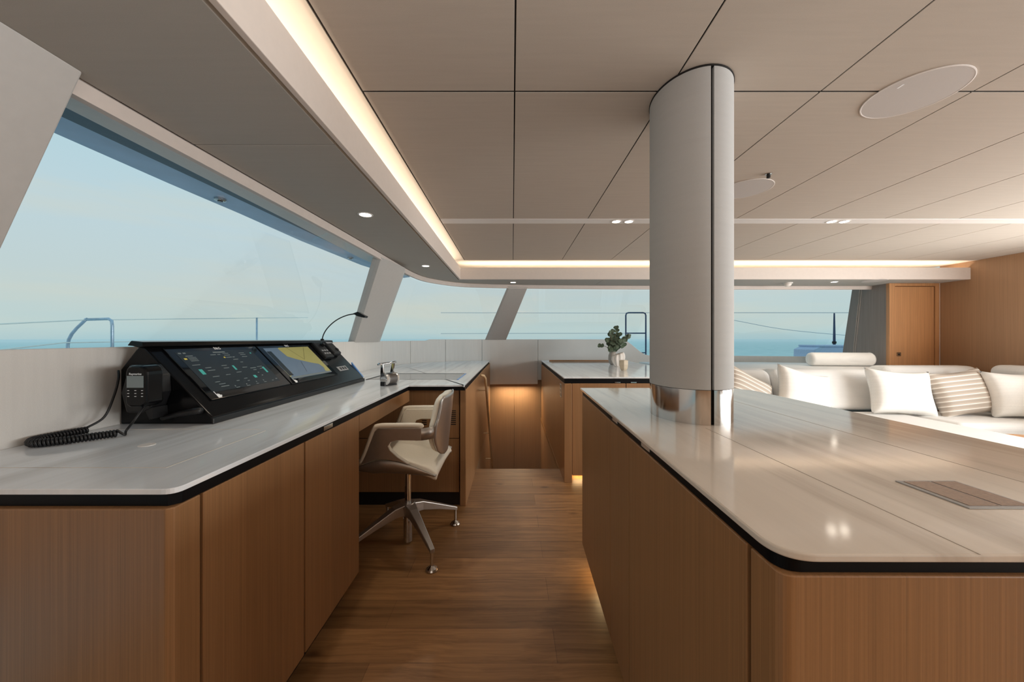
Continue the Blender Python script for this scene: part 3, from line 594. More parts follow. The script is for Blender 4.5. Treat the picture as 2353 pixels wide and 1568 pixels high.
obj('body', MB().prism(roundpoly([(hx0, hz0 + .01), (hx0 + .02, hz0), (hx1 - .02, hz0), (hx1, hz0 + .01), (hx1, hz1), (hx0, hz1)], [.02, .01, .01, .02, .034, .034]), 1.27, 1.334, 'y'), 'blk', hs_, bevel=.008, seg=3)
def hq(u, v): return (hx0 + u * hw, hz1 - v * (hz1 - hz0))
obj('screen', MB().prism([hq(.12, .25), hq(.86, .25), hq(.86, .53), hq(.12, .53)], 1.2685, 1.271, 'y'), 'uitxt', hs_)
kb = MB()
for u in (.18, .5, .8):
    for v in (.59, .66, .73): kb.prism([hq(u - .035, v), hq(u + .035, v), hq(u + .035, v + .012), hq(u - .035, v + .012)], 1.2685, 1.271, 'y')
obj('keypad', kb, 'white', hs_)
textobj('logo', 'Raymarine', .0105, 'white', hs_, Matrix(((1, 0, 0, hx0 + hw * .5), (0, 0, -1, 1.2688), (0, 1, 0, hz1 - .034), (0, 0, 0, 1))))
# coiled cord
zc = ZL + .0135
ctl = smoothcurve([(-1.50, 1.262, zc), (-1.515, 1.20, zc), (-1.52, 1.14, zc), (-1.49, 1.105, zc), (-1.455, 1.103, zc), (-1.41, 1.135, zc), (-1.375, 1.18, zc), (-1.345, 1.215, zc)], 10)
def helix(path, rad, turns, r, n=8):
    cl = arclen([Vector(p) for p in path]); tot = cl[-1]; pts = []; K = turns * 9
    for i in range(K + 1):
        s = tot * i / K; p = at_len(path, cl, s); q = at_len(path, cl, min(tot, s + .004)); q0 = at_len(path, cl, max(0, s - .004)); t = (q - q0).normalized()
        a = Vector((0, 0, 1)); b = t.cross(a).normalized(); a = b.cross(t); th = 2 * PI * i / 9
        pts.append(p + a * math.cos(th) * rad + b * math.sin(th) * rad)
    return pts
hel = helix(ctl, .0095, 46, .0035)
tail_a = smoothcurve([gy(272, 852, 1.37), gy(272, 872, 1.35), gy(262, 910, 1.33), gy(240, 958, 1.30), tuple(hel[0])], 6)
tail_b = smoothcurve([tuple(hel[-1]), (-1.33, 1.225, ZL + .006), gy(290, 990, 1.25), gy(312, 962, 1.26), (hx0 + hw * .62, 1.295, hz0 + .004)], 6)
cd = MB().tube(tail_a + hel + tail_b, .0038, 7)
obj('cord', cd, 'blk_m', hs_, smooth=True)

# ---- chrome throttle
th = thing('throttle_lever', 'chrome twin throttle lever standing on the desk', 'lever', (-.895, 2.56, ZL))
ax = Vector((.42, .9, 0)).normalized(); c0 = Vector((-.905, 2.545, ZL + .047))
obj('base', MB().prism(roundpoly([(-.94, 2.53), (-.90, 2.515), (-.845, 2.63), (-.885, 2.65)], .01), ZL, ZL + .03), 'blk_m', th, bevel=.003)
obj('drum', MB().lathe([(.038, -.0), (.044, .01), (.044, .075), (.038, .085)], c0, 28, ax), 'alu_dk', th, smooth=False)
for k, cc in enumerate((c0 - ax * .012, c0 + ax * .083)):
    obj('disc', MB().lathe([(.012, -.006), (.036, -.004), (.044, .004), (.044, .014)], cc, 28, ax if k == 0 else ax), 'alu_br', th)
    top = cc + Vector((-.012 + .01 * k, 0, .112)); side = Vector((.9, -.42, 0))
    obj('arm', MB().loft([[Vector(p) + side * u + ax * w for u, w in ((-wd, -.006), (wd, -.006), (wd, .006), (-wd, .006))] for p, wd in ((cc, .03), (cc + Vector((-.012, 0, .05)), .014), (top, .011))]), 'chrome', th, bevel=.003)
pa = c0 - ax * .02 + Vector((-.02, 0, .108)); pb = c0 + ax * .09 + Vector((-.0, 0, .118))
obj('grip', MB().loft([[pa.lerp(pb, t) + Vector((.9, -.42, 0)) * w * math.cos(a) + Vector((0, 0, .009)) * math.sin(a) for a in [2 * PI * k / 14 for k in range(14)]] for t, w in ((-.15, .008), (0, .022), (.5, .028), (1, .022), (1.1, .01))]), 'chrome', th, smooth=True)

# ------------------------------------------------------------------ office chair
ch = thing('office_chair', 'cream leather swivel chair with satin aluminium shell at the helm desk', 'chair', (-.64, 2.19, 0))
def part(n, mb, mat, par=ch, **kw): return obj(n, mb, mat, par, local=True, **kw)
part('post', MB().lathe([(.026, .012), (.026, .19)], n=20).lathe([(.019, .19), (.019, .50)], n=20), 'chrome', smooth=False)
hub = part('hub', MB().lathe([(.03, .17), (.05, .185), (.055, .235), (.04, .25), (.022, .25)], n=24), 'alu')
for deg in (-52, 40, 130, 220):
    a = math.radians(deg); u = Vector((math.cos(a), math.sin(a), 0)); w = Vector((-u.y, u.x, 0))
    def rg(r, hw, zt, zb): return [tuple(u * r + w * s * hw + Vector((0, 0, z))) for s, z in ((-1, zb), (1, zb), (1, zt), (-1, zt))]
    lg = part('leg', MB().loft([rg(.03, .034, .248, .185), rg(.09, .026, .236, .18), rg(.2, .02, .186, .148), rg(.345, .013, .118, .096)]), 'alu', bevel=.004)
    e = u * .335
    part('foot', MB().lathe([(.009, .02), (.009, .10)], (e.x, e.y, 0), 12).lathe([(.031, 0), (.033, .006), (.028, .014), (.012, .026)], (e.x, e.y, 0), 20), 'steel', lg)
def lerp_tab(tab, x):
    for (x0, y0), (x1, y1) in zip(tab, tab[1:]):
        if x <= x1:
            t = max(0, (x - x0) / (x1 - x0)); return y0 + (y1 - y0) * t
    return tab[-1][1]
TOP = [(-.27, .54), (-.17, .572), (-.085, .598), (0, .594), (.07, .577), (.15, .545), (.225, .512)]
TOPs = [(x, y) for x, y in TOP]
pan = MB()
def pan_pt(i, j):
    x = -.27 + .495 * i; a = (j - .5) * 2; zt_ = lerp_tab(TOPs, x) - .004; zb_ = min(zt_ - .008, .475 + .10 * max(0, (x - .1) / .125) ** 2 * .3 + (.06 * max(0, (-x - .12) / .15)))
    ang = PI * (j); v = -math.cos(ang) * .262; z = zt_ - (zt_ - zb_) * math.sin(ang) ** .6
    return (x, v, z)
pan.grid(pan_pt, 18, 17); part('seat_shell', pan, 'alu', smooth=True, solid=.006)
cush = MB(); n1, n2 = 22, 17
def cu_top(i, j):
    x = -.262 + .492 * i; v = (j - .5) * .5; e = (abs(j - .5) * 2); dip = -.035 * (1 - e ** 2) * (1 - ((i - .45) / .55) ** 2 if True else 0)
    edge = -.02 * max(0, (e - .85) / .15) ** 2 - .012 * max(0, (i - .9) / .1) ** 2
    rear = .016 * max(0, (i - .7) / .3) * (1 - e) 
    return (x, v, lerp_tab(TOPs, x) + .014 + dip + edge + rear)
def cu_bot(i, j): x, v, z = cu_top(i, j); return (x, v * .985, z - .045 + .012 * max(0, (i - .85) / .15))
cush.grid(cu_top, n1, n2); cush.grid(cu_bot, n1, n2)
def rim(k):
    pts = [(i, 0) for i in range(n1)] + [(n1 - 1, j) for j in range(1, n2)] + [(i, n2 - 1) for i in range(n1 - 2, -1, -1)] + [(0, j) for j in range(n2 - 2, 0, -1)]
    return pts
rp = rim(0); m_ = len(rp)
off2 = n1 * n2
cush.f += [(a[0] + a[1] * n1, b[0] + b[1] * n1, b[0] + b[1] * n1 + off2, a[0] + a[1] * n1 + off2) for a, b in zip(rp, rp[1:] + rp[:1])]
part('seat', cush, 'cream', smooth=True, sub=1)
ARM = [(-.175, .572), (-.15, .62), (-.10, .75), (-.08, .768), (.15, .768), (.15, .702), (.02, .704), (-.015, .694), (-.028, .672), (-.018, .65), (.02, .615), (.085, .572), (.03, .588), (-.04, .600), (-.10, .598)]
for s in (-1, 1):
    v0, v1 = (-.272, -.266) if s < 0 else (.266, .272)
    arm = part('armrest', MB().prism(ARM, v0, v1, 'y'), 'alu', bevel=.0015)
    w0, w1 = (-.2655, -.236) if s < 0 else (.236, .2655)
    part('arm_lining', MB().prism([(x, z + (.006 if z > .76 else 0)) for x, z in ARM], w0, w1, 'y'), 'cream', arm, bevel=.006, seg=3)
    part('arm_pad', MB().tube(smoothcurve([(-.178, s * .256, .575), (-.15, s * .256, .64), (-.108, s * .256, .755), (-.08, s * .256, .776), (0, s * .256, .779), (.13, s * .256, .779), (.146, s * .254, .772)], 4), .0155, 10), 'cream', arm, smooth=True)
    pl = smoothcurve([(.12, s * .269), (.16, s * .262), (.19, s * .24), (.205, s * .21)], 5)
    bnd = MB()
    for p, q in zip(pl, pl[1:]): bnd.quad((p.x, p.y, .702), (q.x, q.y, .702), (q.x, q.y, .766), (p.x, p.y, .766))
    part('arm_band', bnd, 'alu', arm, smooth=True, solid=.006)
WID = [(.565, .06), (.58, .115), (.61, .165), (.66, .195), (.70, .212), (.766, .212), (.80, .195), (.85, .182), (.90, .175), (.915, .165), (.922, .14)]
def bk(i, j, off=0., wsc=1., z0=.565, z1=.922):
    z = z0 + (z1 - z0) * j; v = (i - .5) * 2 * lerp_tab(WID, z) * wsc
    return (.25 - 1.05 * v * v + (z - .7) * .10 + off, v, z)
bs = part('back_shell', MB().grid(lambda i, j: bk(i, j), 19, 22), 'alu', smooth=True, solid=.007)
bc = MB(); bc.grid(lambda i, j: bk(i, j, -.078 + .045 * (abs(i - .5) * 2) ** 4 + .02 * (abs(j - .5) * 2) ** 6, .95, .60, .918), 19, 18); bc.grid(lambda i, j: bk(i, j, -.008, .96, .60, .918), 19, 18)
o2 = 19 * 18; rp = [(i, 0) for i in range(19)] + [(18, j) for j in range(1, 18)] + [(i, 17) for i in range(17, -1, -1)] + [(0, j) for j in range(16, 0, -1)]
bc.f += [(a[0] + a[1] * 19, b[0] + b[1] * 19, b[0] + b[1] * 19 + o2, a[0] + a[1] * 19 + o2) for a, b in zip(rp, rp[1:] + rp[:1])]
part('backrest', bc, 'cream', smooth=True)

# ------------------------------------------------------------------ galley counter ahead (starboard of the stairs)
gt = thing('worktop', 'pale marble worktop of the far galley counter holding the vases', 'worktop', (1.1, 4.3, ZL - .045))
gp = roundpoly([(.448, 3.12), (1.75, 3.12), (1.75, 5.55), (.448, 5.56)], [.01, .02, 0, 0])
obj('slab', MB().prism(gp, ZL - .013, ZL), 'marble_l', gt, bevel=.003); obj('edge_band', MB().prism([(.458, 3.13), (1.74, 3.13), (1.74, 5.54), (.458, 5.54)], ZL - .055, ZL - .0135), 'band', gt)
for x in (1419, 1456):
    q = gy(x, 870, 3.13); obj('latch', MB().box(q[0] - .025, q[0] + .025, 3.126, 3.131, ZL - .052, ZL - .043), 'steel', gt)
obj('lift_slot', MB().box(.57, 1.42, 4.95, 5.28, ZL, ZL + .0015), 'recess', gt); obj('slot_trim', MB().box(.55, 1.44, 5.28, 5.30, ZL, ZL + .02).box(.545, .57, 4.93, 5.30, ZL, ZL + .004), 'wood', gt)
gc = thing('base_cabinet', 'wooden galley cabinet beyond the island with two doors and floor glow', 'cabinet', (1.1, 4.2, 0))
zt = ZL - .056
obj('corner_post', MB().box(.452, .52, 3.10, 3.16, 0, zt), 'wood', gc, bevel=.003)
obj('side_panel', MB().box(.452, .47, 3.16, 5.54, 0, zt), 'wood', gc, bevel=.002)
xd = gy(1438.5, 0, 3.12)[0]
obj('door', MB().box(.526, xd - .003, 3.12, 3.14, .055, zt), 'wood', gc, bevel=.002); obj('door', MB().box(xd + .003, 1.735, 3.12, 3.14, .055, zt), 'wood', gc, bevel=.002)
obj('carcass', MB().box(.472, 1.735, 3.145, 5.5, .055, zt), 'dark', gc); obj('toe_kick', MB().box(.52, 1.73, 3.26, 3.28, 0, .055), 'wood', gc)
sp_ = obj('switch_plate', MB().box(.449, .453, 3.27, 3.37, .71, .83), 'grey', gc, bevel=.001)
sb = MB()
for k in range(3): sb.box(.4478, .449, 3.285, 3.355, .722 + k * .036, .75 + k * .036)
obj('switch', sb, 'alu_dk', sp_)
# vases and branches
gvx, gvy = gz(1408, 838, ZL)[:2]
v1 = thing('vase', 'tall grey ceramic vase holding the eucalyptus', 'vase', (gvx, gvy, ZL))
obj('body', MB().lathe([(.03, 0), (.045, .02), (.058, .07), (.055, .12), (.042, .155), (.040, .175), (.035, .175), (.036, .15), (.045, .11), (.04, .03), (.001, .02)], (gvx, gvy, ZL), 28), 'cer_g', v1, smooth=True)
rx, ry = gz(1421, 843, ZL)[:2]
v2 = thing('vase', 'white ribbed shell-shaped vase between the grey vase and the cream one', 'vase', (rx, ry, ZL))
rb = MB()
def shell(i, j):
    a = 2 * PI * i; rr = lerp_tab([(0, .035), (.3, .06), (.6, .074), (.85, .07), (1, .055)], j) * (1 + .10 * math.cos(9 * a)); return (rx + rr * math.cos(a), ry + rr * .7 * math.sin(a), ZL + .155 * j + .02 * math.cos(a * 1) * j)
rb.grid(shell, 72, 14, True); obj('body', rb, 'cer', v2, smooth=True, solid=.004)
obj('foot', MB().lathe([(.034, 0), (.037, .006), (.03, .008)], (rx, ry, ZL), 24), 'cer', v2)
fx, fy = gz(1433, 851, ZL)[:2]
v3 = thing('vase', 'small faceted cream vase nearest the counter edge', 'vase', (fx, fy, ZL))
fr = []
for z, r in ((0, .032), (.02, .044), (.06, .05), (.10, .05), (.107, .046)): fr.append([(fx + r * math.cos(a + .3), fy + r * math.sin(a + .3), ZL + z) for a in [2 * PI * k / 6 for k in range(6)]])
obj('body', MB().loft(fr), 'cer_b', v3, bevel=.003); obj('neck', MB().lathe([(.03, .1071), (.03, .11), (.024, .11), (.022, .108)], (fx, fy, ZL), 20), 'cer', v3)
eu = thing('eucalyptus_branches', 'grey green eucalyptus branches with round leaves in the grey vase', 'plant', (gvx, gvy, ZL + .05))
stm, lvs = MB(), MB()
Yv = gvy
tips = [((1378, 793), .0), ((1402, 765), -.05), ((1418, 752), .03), ((1440, 778), .04), ((1446, 772), -.06), ((1400, 785), .08), ((1412, 770), .1), ((1425, 783), -.1), ((1405, 803), -.12), ((1432, 795), .1), ((1410, 790), -.06), ((1418, 797), -.1), ((1400, 800), .05), ((1408, 760), -.02), ((1424, 768), .07), ((1394, 780), -.04)]
rnd = random.Random(5)
def leafdisc(p, r, nrm):
    nrm = Vector(nrm).normalized(); u = nrm.orthogonal().normalized(); w = nrm.cross(u)
    ring = [Vector(p) + u * r * math.cos(a) * (1 + .12 * math.cos(a)) + w * r * .86 * math.sin(a) + nrm * (.12 * r * math.cos(2 * a)) for a in [2 * PI * k / 10 for k in range(10)]]
    lvs.add([Vector(p)] + ring, [(0, k + 1, (k + 1) % 10 + 1) for k in range(10)])
for (tx, ty), dy in tips:
    t3 = Vector(gy(tx, ty, Yv + dy)); b3 = Vector((gvx + rnd.uniform(-.015, .015), gvy + rnd.uniform(-.015, .015), ZL + .09)); n3 = Vector((gvx + (t3.x - gvx) * .12, gvy + dy * .15, ZL + .175))
    cvp = smoothcurve([b3, n3, n3.lerp(t3, .5) + Vector((0, 0, .02)), t3], 6); stm.tube(cvp, .0028, 6)
    L3 = len(cvp)
    for k in range(7 if dy else 2, L3, 1):
        if tx == 1378 and k < L3 - 4: continue
        if rnd.random() < .93:
            off = Vector((rnd.uniform(-1, 1), rnd.uniform(-1, 1), rnd.uniform(-.6, .8))).normalized() * rnd.uniform(.012, .034)
            leafdisc(cvp[k] + off, rnd.uniform(.017, .032), (rnd.uniform(-.7, .7), -1, rnd.uniform(-.5, .8)))
    leafdisc(t3, .026, (rnd.uniform(-.5, .5), -1, .3))
obj('stems', stm, 'stem', eu, smooth=True); obj('leaves', lvs, 'leaf', eu, smooth=True)

# ------------------------------------------------------------------ island
it = thing('worktop', 'large glossy cream marble island worktop around the round post', 'worktop', (.83, 1.2, ZI - .03))
ip = roundpoly([(.343, .455), (1.285, .452), (1.285, 1.90), (1.22, 2.0), (.380, 2.0)], [.05, .02, .05, .05, .004], 14)
s1, s2 = .596, .98
obj('slab', MB().prism(ip, ZI - .011, ZI), 'marble_i', it, bevel=.003, seg=3)
obj('joint', MB().box(s1 - .0008, s1 + .0008, .4545, 1.10, ZI, ZI + .0003).box(s2 - .0008, s2 + .0008, .4545, 1.995, ZI, ZI + .0003), 'joint', it)
obj('edge_band', MB().prism(roundpoly([(.352, .468), (1.276, .465), (1.276, 1.98), (.39, 1.98)], [.03, .02, .02, .004], 14), ZI - .031, ZI - .0112), 'band', it)
for x in (1407, 1482):
    xs_ = .358; yy = F * .362 / (x - CX); xx = .352 + (yy - .468) * (.038 / 1.512)
    obj('latch', MB().box(xx - .0025, xx + .003, yy - .03, yy + .03, ZI - .026, ZI - .013), 'alu_br', it, bevel=.001)
po = obj('popup_socket', MB().box(.738, .852, .576, .688, ZI, ZI + .0018), 'grey', it, bevel=.0008)
obj('flap', MB().box(.748, .796, .584, .682, ZI + .0018, ZI + .0026).box(.801, .846, .584, .682, ZI + .0018, ZI + .0026), 'walnut', po)
ic = thing('base_cabinet', 'big wooden island cabinet under the cream worktop with flush doors', 'cabinet', (.83, 1.2, 0))
zt = ZI - .032; ZK = .125
def fx_(y): return .349 + (y - .468) * (.036 / 1.512)
def doorp(y0, y1): return MB().prism([(fx_(y0), y0), (fx_(y1), y1), (fx_(y1) + .02, y1), (fx_(y0) + .02, y0)], ZK, zt)
obj('corner_panel', MB().prism(roundpoly([(fx_(.465), .462), (1.27, .458), (1.27, .478), (fx_(.465) + .022, .482), (fx_(.53) + .022, .525), (fx_(.53), .525)], [.018, 0, 0, 0, 0, 0]), ZK, zt), 'wood', ic, bevel=.002)
yA, yB_ = F * .364 / (1445 - CX), F * .370 / (1403 - CX)
obj('door', doorp(.534, yA - .0012), 'wood', ic, bevel=.002); obj('filler_panel', doorp(yA + .0012, yB_ - .0012), 'wood', ic, bevel=.001); obj('door', doorp(yB_ + .0012, 1.955), 'wood', ic, bevel=.002)
obj('far_panel', MB().prism([(fx_(1.955), 1.957), (1.27, 1.957), (1.27, 1.975), (fx_(1.955) + .006, 1.975)], ZK, zt), 'wood', ic)
obj('carcass', MB().box(.41, 1.25, .49, 1.95, ZK, zt), 'dark', ic); obj('toe_kick', MB().box(.47, 1.22, .56, 1.88, 0, ZK), 'blk_m', ic); obj('side_panel', MB().box(1.25, 1.27, .48, 1.955, ZK, zt), 'wood', ic)

# ------------------------------------------------------------------ mast post
pc = (.637, 1.285)
def oval(a, b, n=64, th0=0., th1=2 * PI): return [(pc[0] + a * math.cos(th0 + (th1 - th0) * k / n), pc[1] + b * math.sin(th0 + (th1 - th0) * k / n)) for k in range(n)]
mp_ = thing('mast_post', 'round fabric-covered support post rising through the island to the ceiling', 'post', (pc[0], pc[1], ZI))
def oval_split(a, b, z0, z1, th=.012):
    g = math.radians(-91.5); dg = math.radians(2.3); mb = MB(); rings = []; n = 90
    for k in range(n + 1):
        t = g + dg + (2 * PI - 2 * dg) * k / n; co, si = math.cos(t), math.sin(t)
        rings.append([(pc[0] + a * co, pc[1] + b * si, z0), (pc[0] + a * co, pc[1] + b * si, z1), (pc[0] + (a - th) * co, pc[1] + (b - th) * si, z1), (pc[0] + (a - th) * co, pc[1] + (b - th) * si, z0)])
    mb.loft(rings); return mb
zcol = 1.25 - (897 - CY) * 1.13 / F
sm = smooth_by_angle(obj('fabric_cover', oval_split(.129, .157, zcol, ZC - .004), 'post', mp_))
cl_ = smooth_by_angle(obj('steel_collar', oval_split(.1285, .1565, ZI, zcol - .0015), 'steel', mp_))
obj('core', MB().prism(oval(.116, .144), ZI, ZC), 'dark', mp_, smooth=False)
obj('dark_ring', MB().prism(oval(.131, .159), ZC - .006, ZC - .0005), 'dark', mp_)  # thin dark ring around the post head, just under the ceiling

# ------------------------------------------------------------------ ceiling fittings
def speaker(px_x, y, label, z=ZC, r=.138):
    o = thing('ceiling_speaker', label, 'speaker', (px_x, y, z), 'ceiling speakers')
    rim_ = obj('rim', MB().lathe([(r - .005, 0), (r, -.0003), (r, -.003), (r - .003, -.0035), (r - .005, -.0025)], (px_x, y, z), 64), 'spk_rim', o)
    obj('grille', MB().lathe([(r - .004, -.0005), (r - .004, -.0028), (.001, -.003)], (px_x, y, z), 64), 'spk', o)
    return o
s_a = speaker(1.425, 1.267, 'big round flush ceiling speaker right of the post, nearest one')
obj('badge', MB().box(1.33, 1.336, 1.215, 1.235, ZC - .0034, ZC - .0028), 'white', s_a)
speaker(1.352, 2.07, 'round flush ceiling speaker half hidden behind the post')
gg = gz(2010, 645, ZS); speaker(gg[0], gg[1], 'flat round speaker in the far soffit near the wood door', ZS, .11)
sn = thing('smoke_sensor', 'tiny black ceiling sensor with steel collar behind the round post', 'sensor', (1.35, 1.88, ZC))
obj('collar', MB().lathe([(.016, 0), (.016, -.003), (.008, -.004)], (1.35, 1.88, ZC), 20), 'steel', sn); obj('body', MB().lathe([(.009, -.003), (.009, -.022), (.004, -.024)], (1.35, 1.88, ZC), 16), 'blk_m', sn)
def downlight(p, label, group, r=.03, power=6, spot=True, square=False):
    o = thing('downlight', label, 'light', p, group)
    obj('ring', MB().lathe([(r * 1.3, .0), (r * 1.3, -.002), (r * 1.02, -.003), (r, -.001)], p, 28), 'ringw', o)
    obj('lens', MB().lathe([(r, -.0005), (r * .9, -.0028), (.001, -.003)], p, 24), 'lens', o)
    li = bpy.data.lights.new('downlight_lamp', 'SPOT'); li.energy = power; li.spot_size = 2.0; li.spot_blend = .9; li.shadow_soft_size = .03; li.color = (1, .87, .7)
    lo_ = bpy.data.objects.new('downlight_lamp', li); C.objects.link(lo_); lo_.location = (p[0], p[1], p[2] - .02)
    return o
for p, lb in (((-.79, 1.92, ZS), 'recessed soffit spotlight over the helm displays'), ((-.793, 3.27, ZS), 'recessed soffit spotlight before the port corner'), ((.01, 4.22, ZS), 'recessed soffit spotlight above the stairs'), (gz(1917, 648, ZS), 'recessed soffit spotlight right of the post, beside the flat speaker')):
    downlight(p, lb, 'soffit spotlights', .03, 13)
for px_, lb in ((1416, 'rail spotlight left of the post, left one of its pair'), (1445, 'rail spotlight left of the post, right one of its pair'), (1911, 'rail spotlight right of the post, left one of its pair'), (1940, 'rail spotlight right of the post, right one of its pair')):
    x = (px_ - CX) * 2.638 / F; downlight((x, 2.638, ZC - .002), lb, 'paired spotlights in the light rail', .028, 9)

dp = gz(1810, 650, ZS); dm = thing('dome_fitting', 'small white dome fitting on the far soffit right of the post', 'sensor', dp)
obj('base', MB().lathe([(.05, 0), (.05, -.012), (.044, -.014)], dp, 28), 'ringw', dm); obj('dome', MB().lathe([(.04, -.012), (.036, -.03), (.022, -.042), (.002, -.046)], dp, 24), 'cer', dm, smooth=True)
# ------------------------------------------------------------------ sofa
ZSE = .50
sf = thing('corner_sofa', 'large cream fabric corner sofa along the forward window', 'sofa', (3.6, 3.6, 0))
def rbox(x0, x1, y0, y1, z0, z1, r=.05): return MB().box(x0, x1, y0, y1, z0, z1)
obj('plinth', MB().box(1.95, 5.1, 2.7, 4.0, 0, .2), 'sofa', sf, bevel=.02)
obj('back_ledge', MB().prism([(1.85, 4.02), (4.50, 4.02), (4.50, 4.9), (3.6, 5.2), (1.85, 5.25)], .60, .912), 'sofa', sf, bevel=.03, seg=4)
obj('seat_cushion', MB().box(1.95, 3.94, 2.2, 3.72, .2, ZSE), 'sofa', sf, bevel=.06, seg=6)
obj('seat_cushion', MB().box(3.955, 5.12, 3.14, 3.74, .2, ZSE), 'sofa', sf, bevel=.06, seg=6)
obj('seat_cushion', MB().box(4.62, 5.12, 1.2, 3.12, .2, ZSE), 'sofa', sf, bevel=.05, seg=6)
def backc(x0, x1, y0, y1, z1, lean=.12):
    mb = MB(); n = 10
    def q(i, j, front):
        bulge = .05 * (1 - (2 * i - 1) ** 4) * (1 - (2 * j - 1) ** 4)
        z = ZSE - .0 + (z1 - ZSE) * j; y = (y0 - bulge + lean * j) if front else y1
        return (x0 + (x1 - x0) * i, y, z)
    mb.box(x0, x1, y0, y1, ZSE, z1)
    mb.v = [(x, y + (lean if (z > .7 and y < (y0 + y1) / 2) else 0), z) for x, y, z in mb.v]
    return mb
for x0, x1, z1 in ((1.95, 2.775, .915), (2.79, 3.98, .918), (3.995, 5.03, .955)):
    obj('back_cushion', backc(x0, x1, 3.70, 4.06, z1), 'sofa', sf, bevel=.075, seg=6)
obj('back_cushion', MB().box(4.9, 5.12, 2.0, 3.69, ZSE, .985), 'sofa', sf, bevel=.07, seg=6)
def pillow(name, label, cat, c, w, h, t, rot, mat, group):
    mb = MB(); n = 23
    def pt(i, j, sgn):
        u, v = 2 * i - 1, 2 * j - 1
        k = max(0, (1 - u ** 4)) ** .5 * max(0, (1 - v ** 4)) ** .5
        pin = 1 - .13 * (1 - v * v) ; pin2 = 1 - .13 * (1 - u * u)
        return (u * w / 2 * pin, v * h / 2 * pin2, sgn * t / 2 * k ** .85)
    mb.grid(lambda i, j: pt(i, j, 1), n, n); mb.grid(lambda i, j: pt(i, j, -1), n, n)
    o = obj(name, mb, mat, loc=(0, 0, 0), local=True, smooth=True); o.location = c; o.rotation_euler = rot; return tag(o, label, cat, group)
R_ = math.radians
pillow('throw_pillow', 'plain cream pillow upright on the sofa left of the striped one', 'pillow', (3.87, 3.56, .715), .60, .47, .17, (R_(74), R_(4), R_(-6)), 'pillow', 'throw pillows on the sofa')
pillow('throw_pillow', 'beige pillow with white stripes between two plain pillows', 'pillow', (4.44, 3.53, .715), .62, .46, .16, (R_(72), R_(-5), R_(5)), 'strp', 'throw pillows on the sofa')
pillow('throw_pillow', 'plain cream pillow at the right picture edge', 'pillow', (4.83, 3.38, .715), .5, .46, .19, (R_(72), R_(0), R_(-20)), 'pillow', 'throw pillows on the sofa')
pillow('throw_pillow', 'plain cream pillow just right of the post', 'pillow', (2.90, 3.55, .72), .58, .46, .16, (R_(74), R_(14), R_(4)), 'pillow', 'throw pillows on the sofa')
pillow('throw_pillow', 'striped pillow peeking out beside the post', 'pillow', (2.32, 3.52, .70), .56, .46, .16, (R_(70), R_(26), R_(8)), 'strp', 'throw pillows on the sofa')
bo = thing('bolster', 'white cylindrical bolster lying on the sofa back ledge', 'bolster', (4.1, 4.45, .912))
obj('cover', MB().lathe([(.055, -.36), (.078, -.345), (.083, -.325), (.083, .325), (.078, .345), (.055, .36)], (4.06, 4.42, .997), 32, (1, -.10, 0)), 'pillow', bo, smooth=True); obj('end_piping', MB().lathe([(.081, .33), (.0855, .334), (.081, .338)], (4.06, 4.42, .997), 32, (1, -.10, 0)), 'sofa', bo)
ct = thing('coffee_table', 'low wooden coffee table with pale top in front of the sofa', 'table', (4.25, 2.75, 0))
obj('tabletop', MB().prism(roundpoly([(3.98, 2.3), (4.55, 2.3), (4.55, 2.95), (3.98, 2.95)], .06), .41, .435), 'cer', ct, bevel=.006); obj('apron', MB().prism(roundpoly([(4.0, 2.32), (4.53, 2.32), (4.53, 2.93), (4.0, 2.93)], .06), .30, .41), 'wood_warm', ct)
for x in (4.06, 4.47):
    for y in (2.38, 2.87): obj('leg', MB().lathe([(.02, 0), (.028, .3)], (x, y, 0), 16), 'wood_warm', ct)
ty = thing('serving_tray', 'oval wooden tray on the coffee table corner', 'tray', (4.06, 2.85, .435))
tm = MB()
for sc_, z in ((.7, 0), (.95, .012), (1, .03), (.95, .03), (.88, .014), (.0, .01)):
    pass
tm.loft([[(4.06 + .11 * s_ * math.cos(a), 2.87 + .06 * s_ * math.sin(a), .435 + z) for a in [2 * PI * k / 36 for k in range(36)]] for s_, z in ((.7, 0), (.95, .012), (1, .03), (.95, .03), (.86, .014), (.02, .012))])
obj('dish', tm, 'wood_light', ty, smooth=False); obj('rim', MB().loft([[(4.06 + .11 * s_ * math.cos(a), 2.87 + .06 * s_ * math.sin(a), .435 + z) for a in [2 * PI * k / 36 for k in range(36)]] for s_, z in ((.96, .0302), (1.01, .031), (1.0, .034), (.95, .033))]), 'wood_door', ty)

# ------------------------------------------------------------------ light
def area(name, loc, rot, sx, sy, e, col):
    l = bpy.data.lights.new(name, 'AREA'); l.shape = 'RECTANGLE'; l.size = sx; l.size_y = sy; l.energy = e; l.color = col
    o = bpy.data.objects.new(name, l); C.objects.link(o); o.location = loc; o.rotation_euler = rot; return o
warm = (1, .86, .71)
area('cove_led_port', (-.68, .5, ZS + .05), (PI, 0, 0), .05, 6.8, 13, warm)
area('cove_led_front', (2.25, 4.11, ZS + .05), (PI, 0, 0), 5.7, .05, 14, warm)
area('added_aft_uplight', (1.9, -1.55, 1.15), (PI, 0, 0), 5.4, 2.5, 84, (1, .985, .965))  # added lamp hanging unseen behind the camera, brightens the ceiling
area('starboard_daylight', (XR + .25, .2, 1.6), (0, math.radians(100), 0), .9, 4.6, 225, (1, .99, .98))
area('added_starboard_uplight', (XR - .45, 1.1, .7), (0, math.radians(155), 0), .7, 3.4, 66, (1, .97, .94))  # added fill lamp inside the saloon, lifts the starboard ceiling
area('stair_lamp', (.03, 5.50, .52), (math.radians(-8), 0, 0), .5, .05, 6, (1, .78, .5))
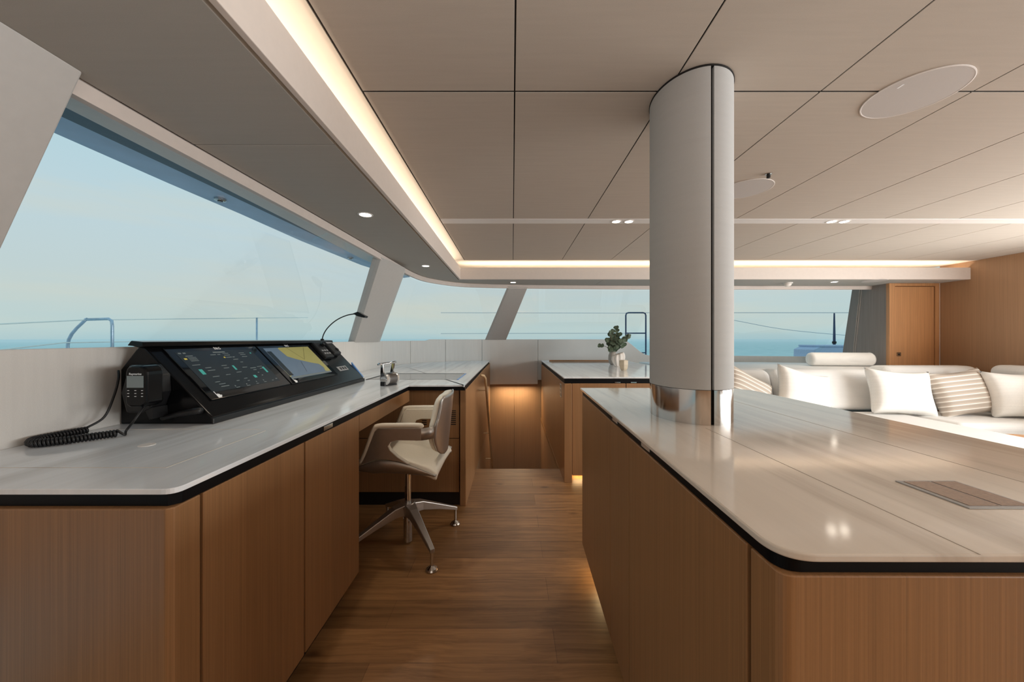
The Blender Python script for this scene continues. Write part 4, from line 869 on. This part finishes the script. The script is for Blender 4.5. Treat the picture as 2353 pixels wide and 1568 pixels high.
area('galley_toe_led', (1.1, 3.22, .05), (0, 0, 0), 1.1, .03, 3.5, (1, .72, .36))
area('island_toe_led', (.46, 1.84, .115), (0, 0, 0), .03, .12, .3, (1, .72, .36))

w = bpy.data.worlds.new('sky'); bpy.context.scene.world = w; w.use_nodes = True; nt = w.node_tree; nt.nodes.clear(); L = nt.links.new
tc = N(nt, 'ShaderNodeTexCoord'); sp = N(nt, 'ShaderNodeSeparateXYZ'); L(tc.outputs['Generated'], sp.inputs[0])
r = ramp(nt, [(0.0, lin((168, 198, 204))), (.02, lin((184, 206, 206))), (.12, lin((191, 207, 208))), (.24, lin((188, 209, 216))), (.45, lin((172, 208, 220))), (1, lin((150, 192, 214)))]); L(sp.outputs['Z'], r.inputs['Fac'])
mp = N(nt, 'ShaderNodeMapping'); mp.inputs['Scale'].default_value = (1.5, 1.5, 11); L(tc.outputs['Generated'], mp.inputs['Vector'])
ns = N(nt, 'ShaderNodeTexNoise', i_Scale=1.2, i_Detail=4.0); L(mp.outputs['Vector'], ns.inputs['Vector'])
cr = ramp(nt, [(.45, (0, 0, 0, 1)), (.75, (.75, .75, .75, 1))]); L(ns.outputs['Fac'], cr.inputs['Fac'])
mx = N(nt, 'ShaderNodeMixRGB'); mx.inputs[2].default_value = lin((206, 209, 196)); L(cr.outputs['Color'], mx.inputs['Fac']); L(r.outputs['Color'], mx.inputs[1])
bg = N(nt, 'ShaderNodeBackground', i_Strength=1.05); L(mx.outputs['Color'], bg.inputs['Color']); ow = N(nt, 'ShaderNodeOutputWorld'); L(bg.outputs[0], ow.inputs['Surface'])

# ------------------------------------------------------------------ camera
cam = bpy.data.cameras.new('camera'); co = bpy.data.objects.new('camera', cam); C.objects.link(co); bpy.context.scene.camera = co
cam.sensor_width = 36; cam.sensor_fit = 'HORIZONTAL'; cam.lens = F / 2353 * 36; cam.shift_x = (1176.5 - CX) / 2353; cam.shift_y = -(784 - CY) / 2353
cam.clip_start = .02; cam.clip_end = 5000; co.location = (0, 0, H); co.rotation_euler = (PI / 2, 0, 0)
sc = bpy.context.scene
sc.view_settings.view_transform = 'Standard'; sc.view_settings.look = 'None'; sc.view_settings.exposure = 0
sc.cycles.use_denoising = True; sc.cycles.max_bounces = 8; sc.cycles.diffuse_bounces = 5; sc.cycles.glossy_bounces = 4; sc.cycles.transparent_max_bounces = 10
sc.cycles.caustics_reflective = False; sc.cycles.caustics_refractive = False; sc.cycles.sample_clamp_indirect = 6
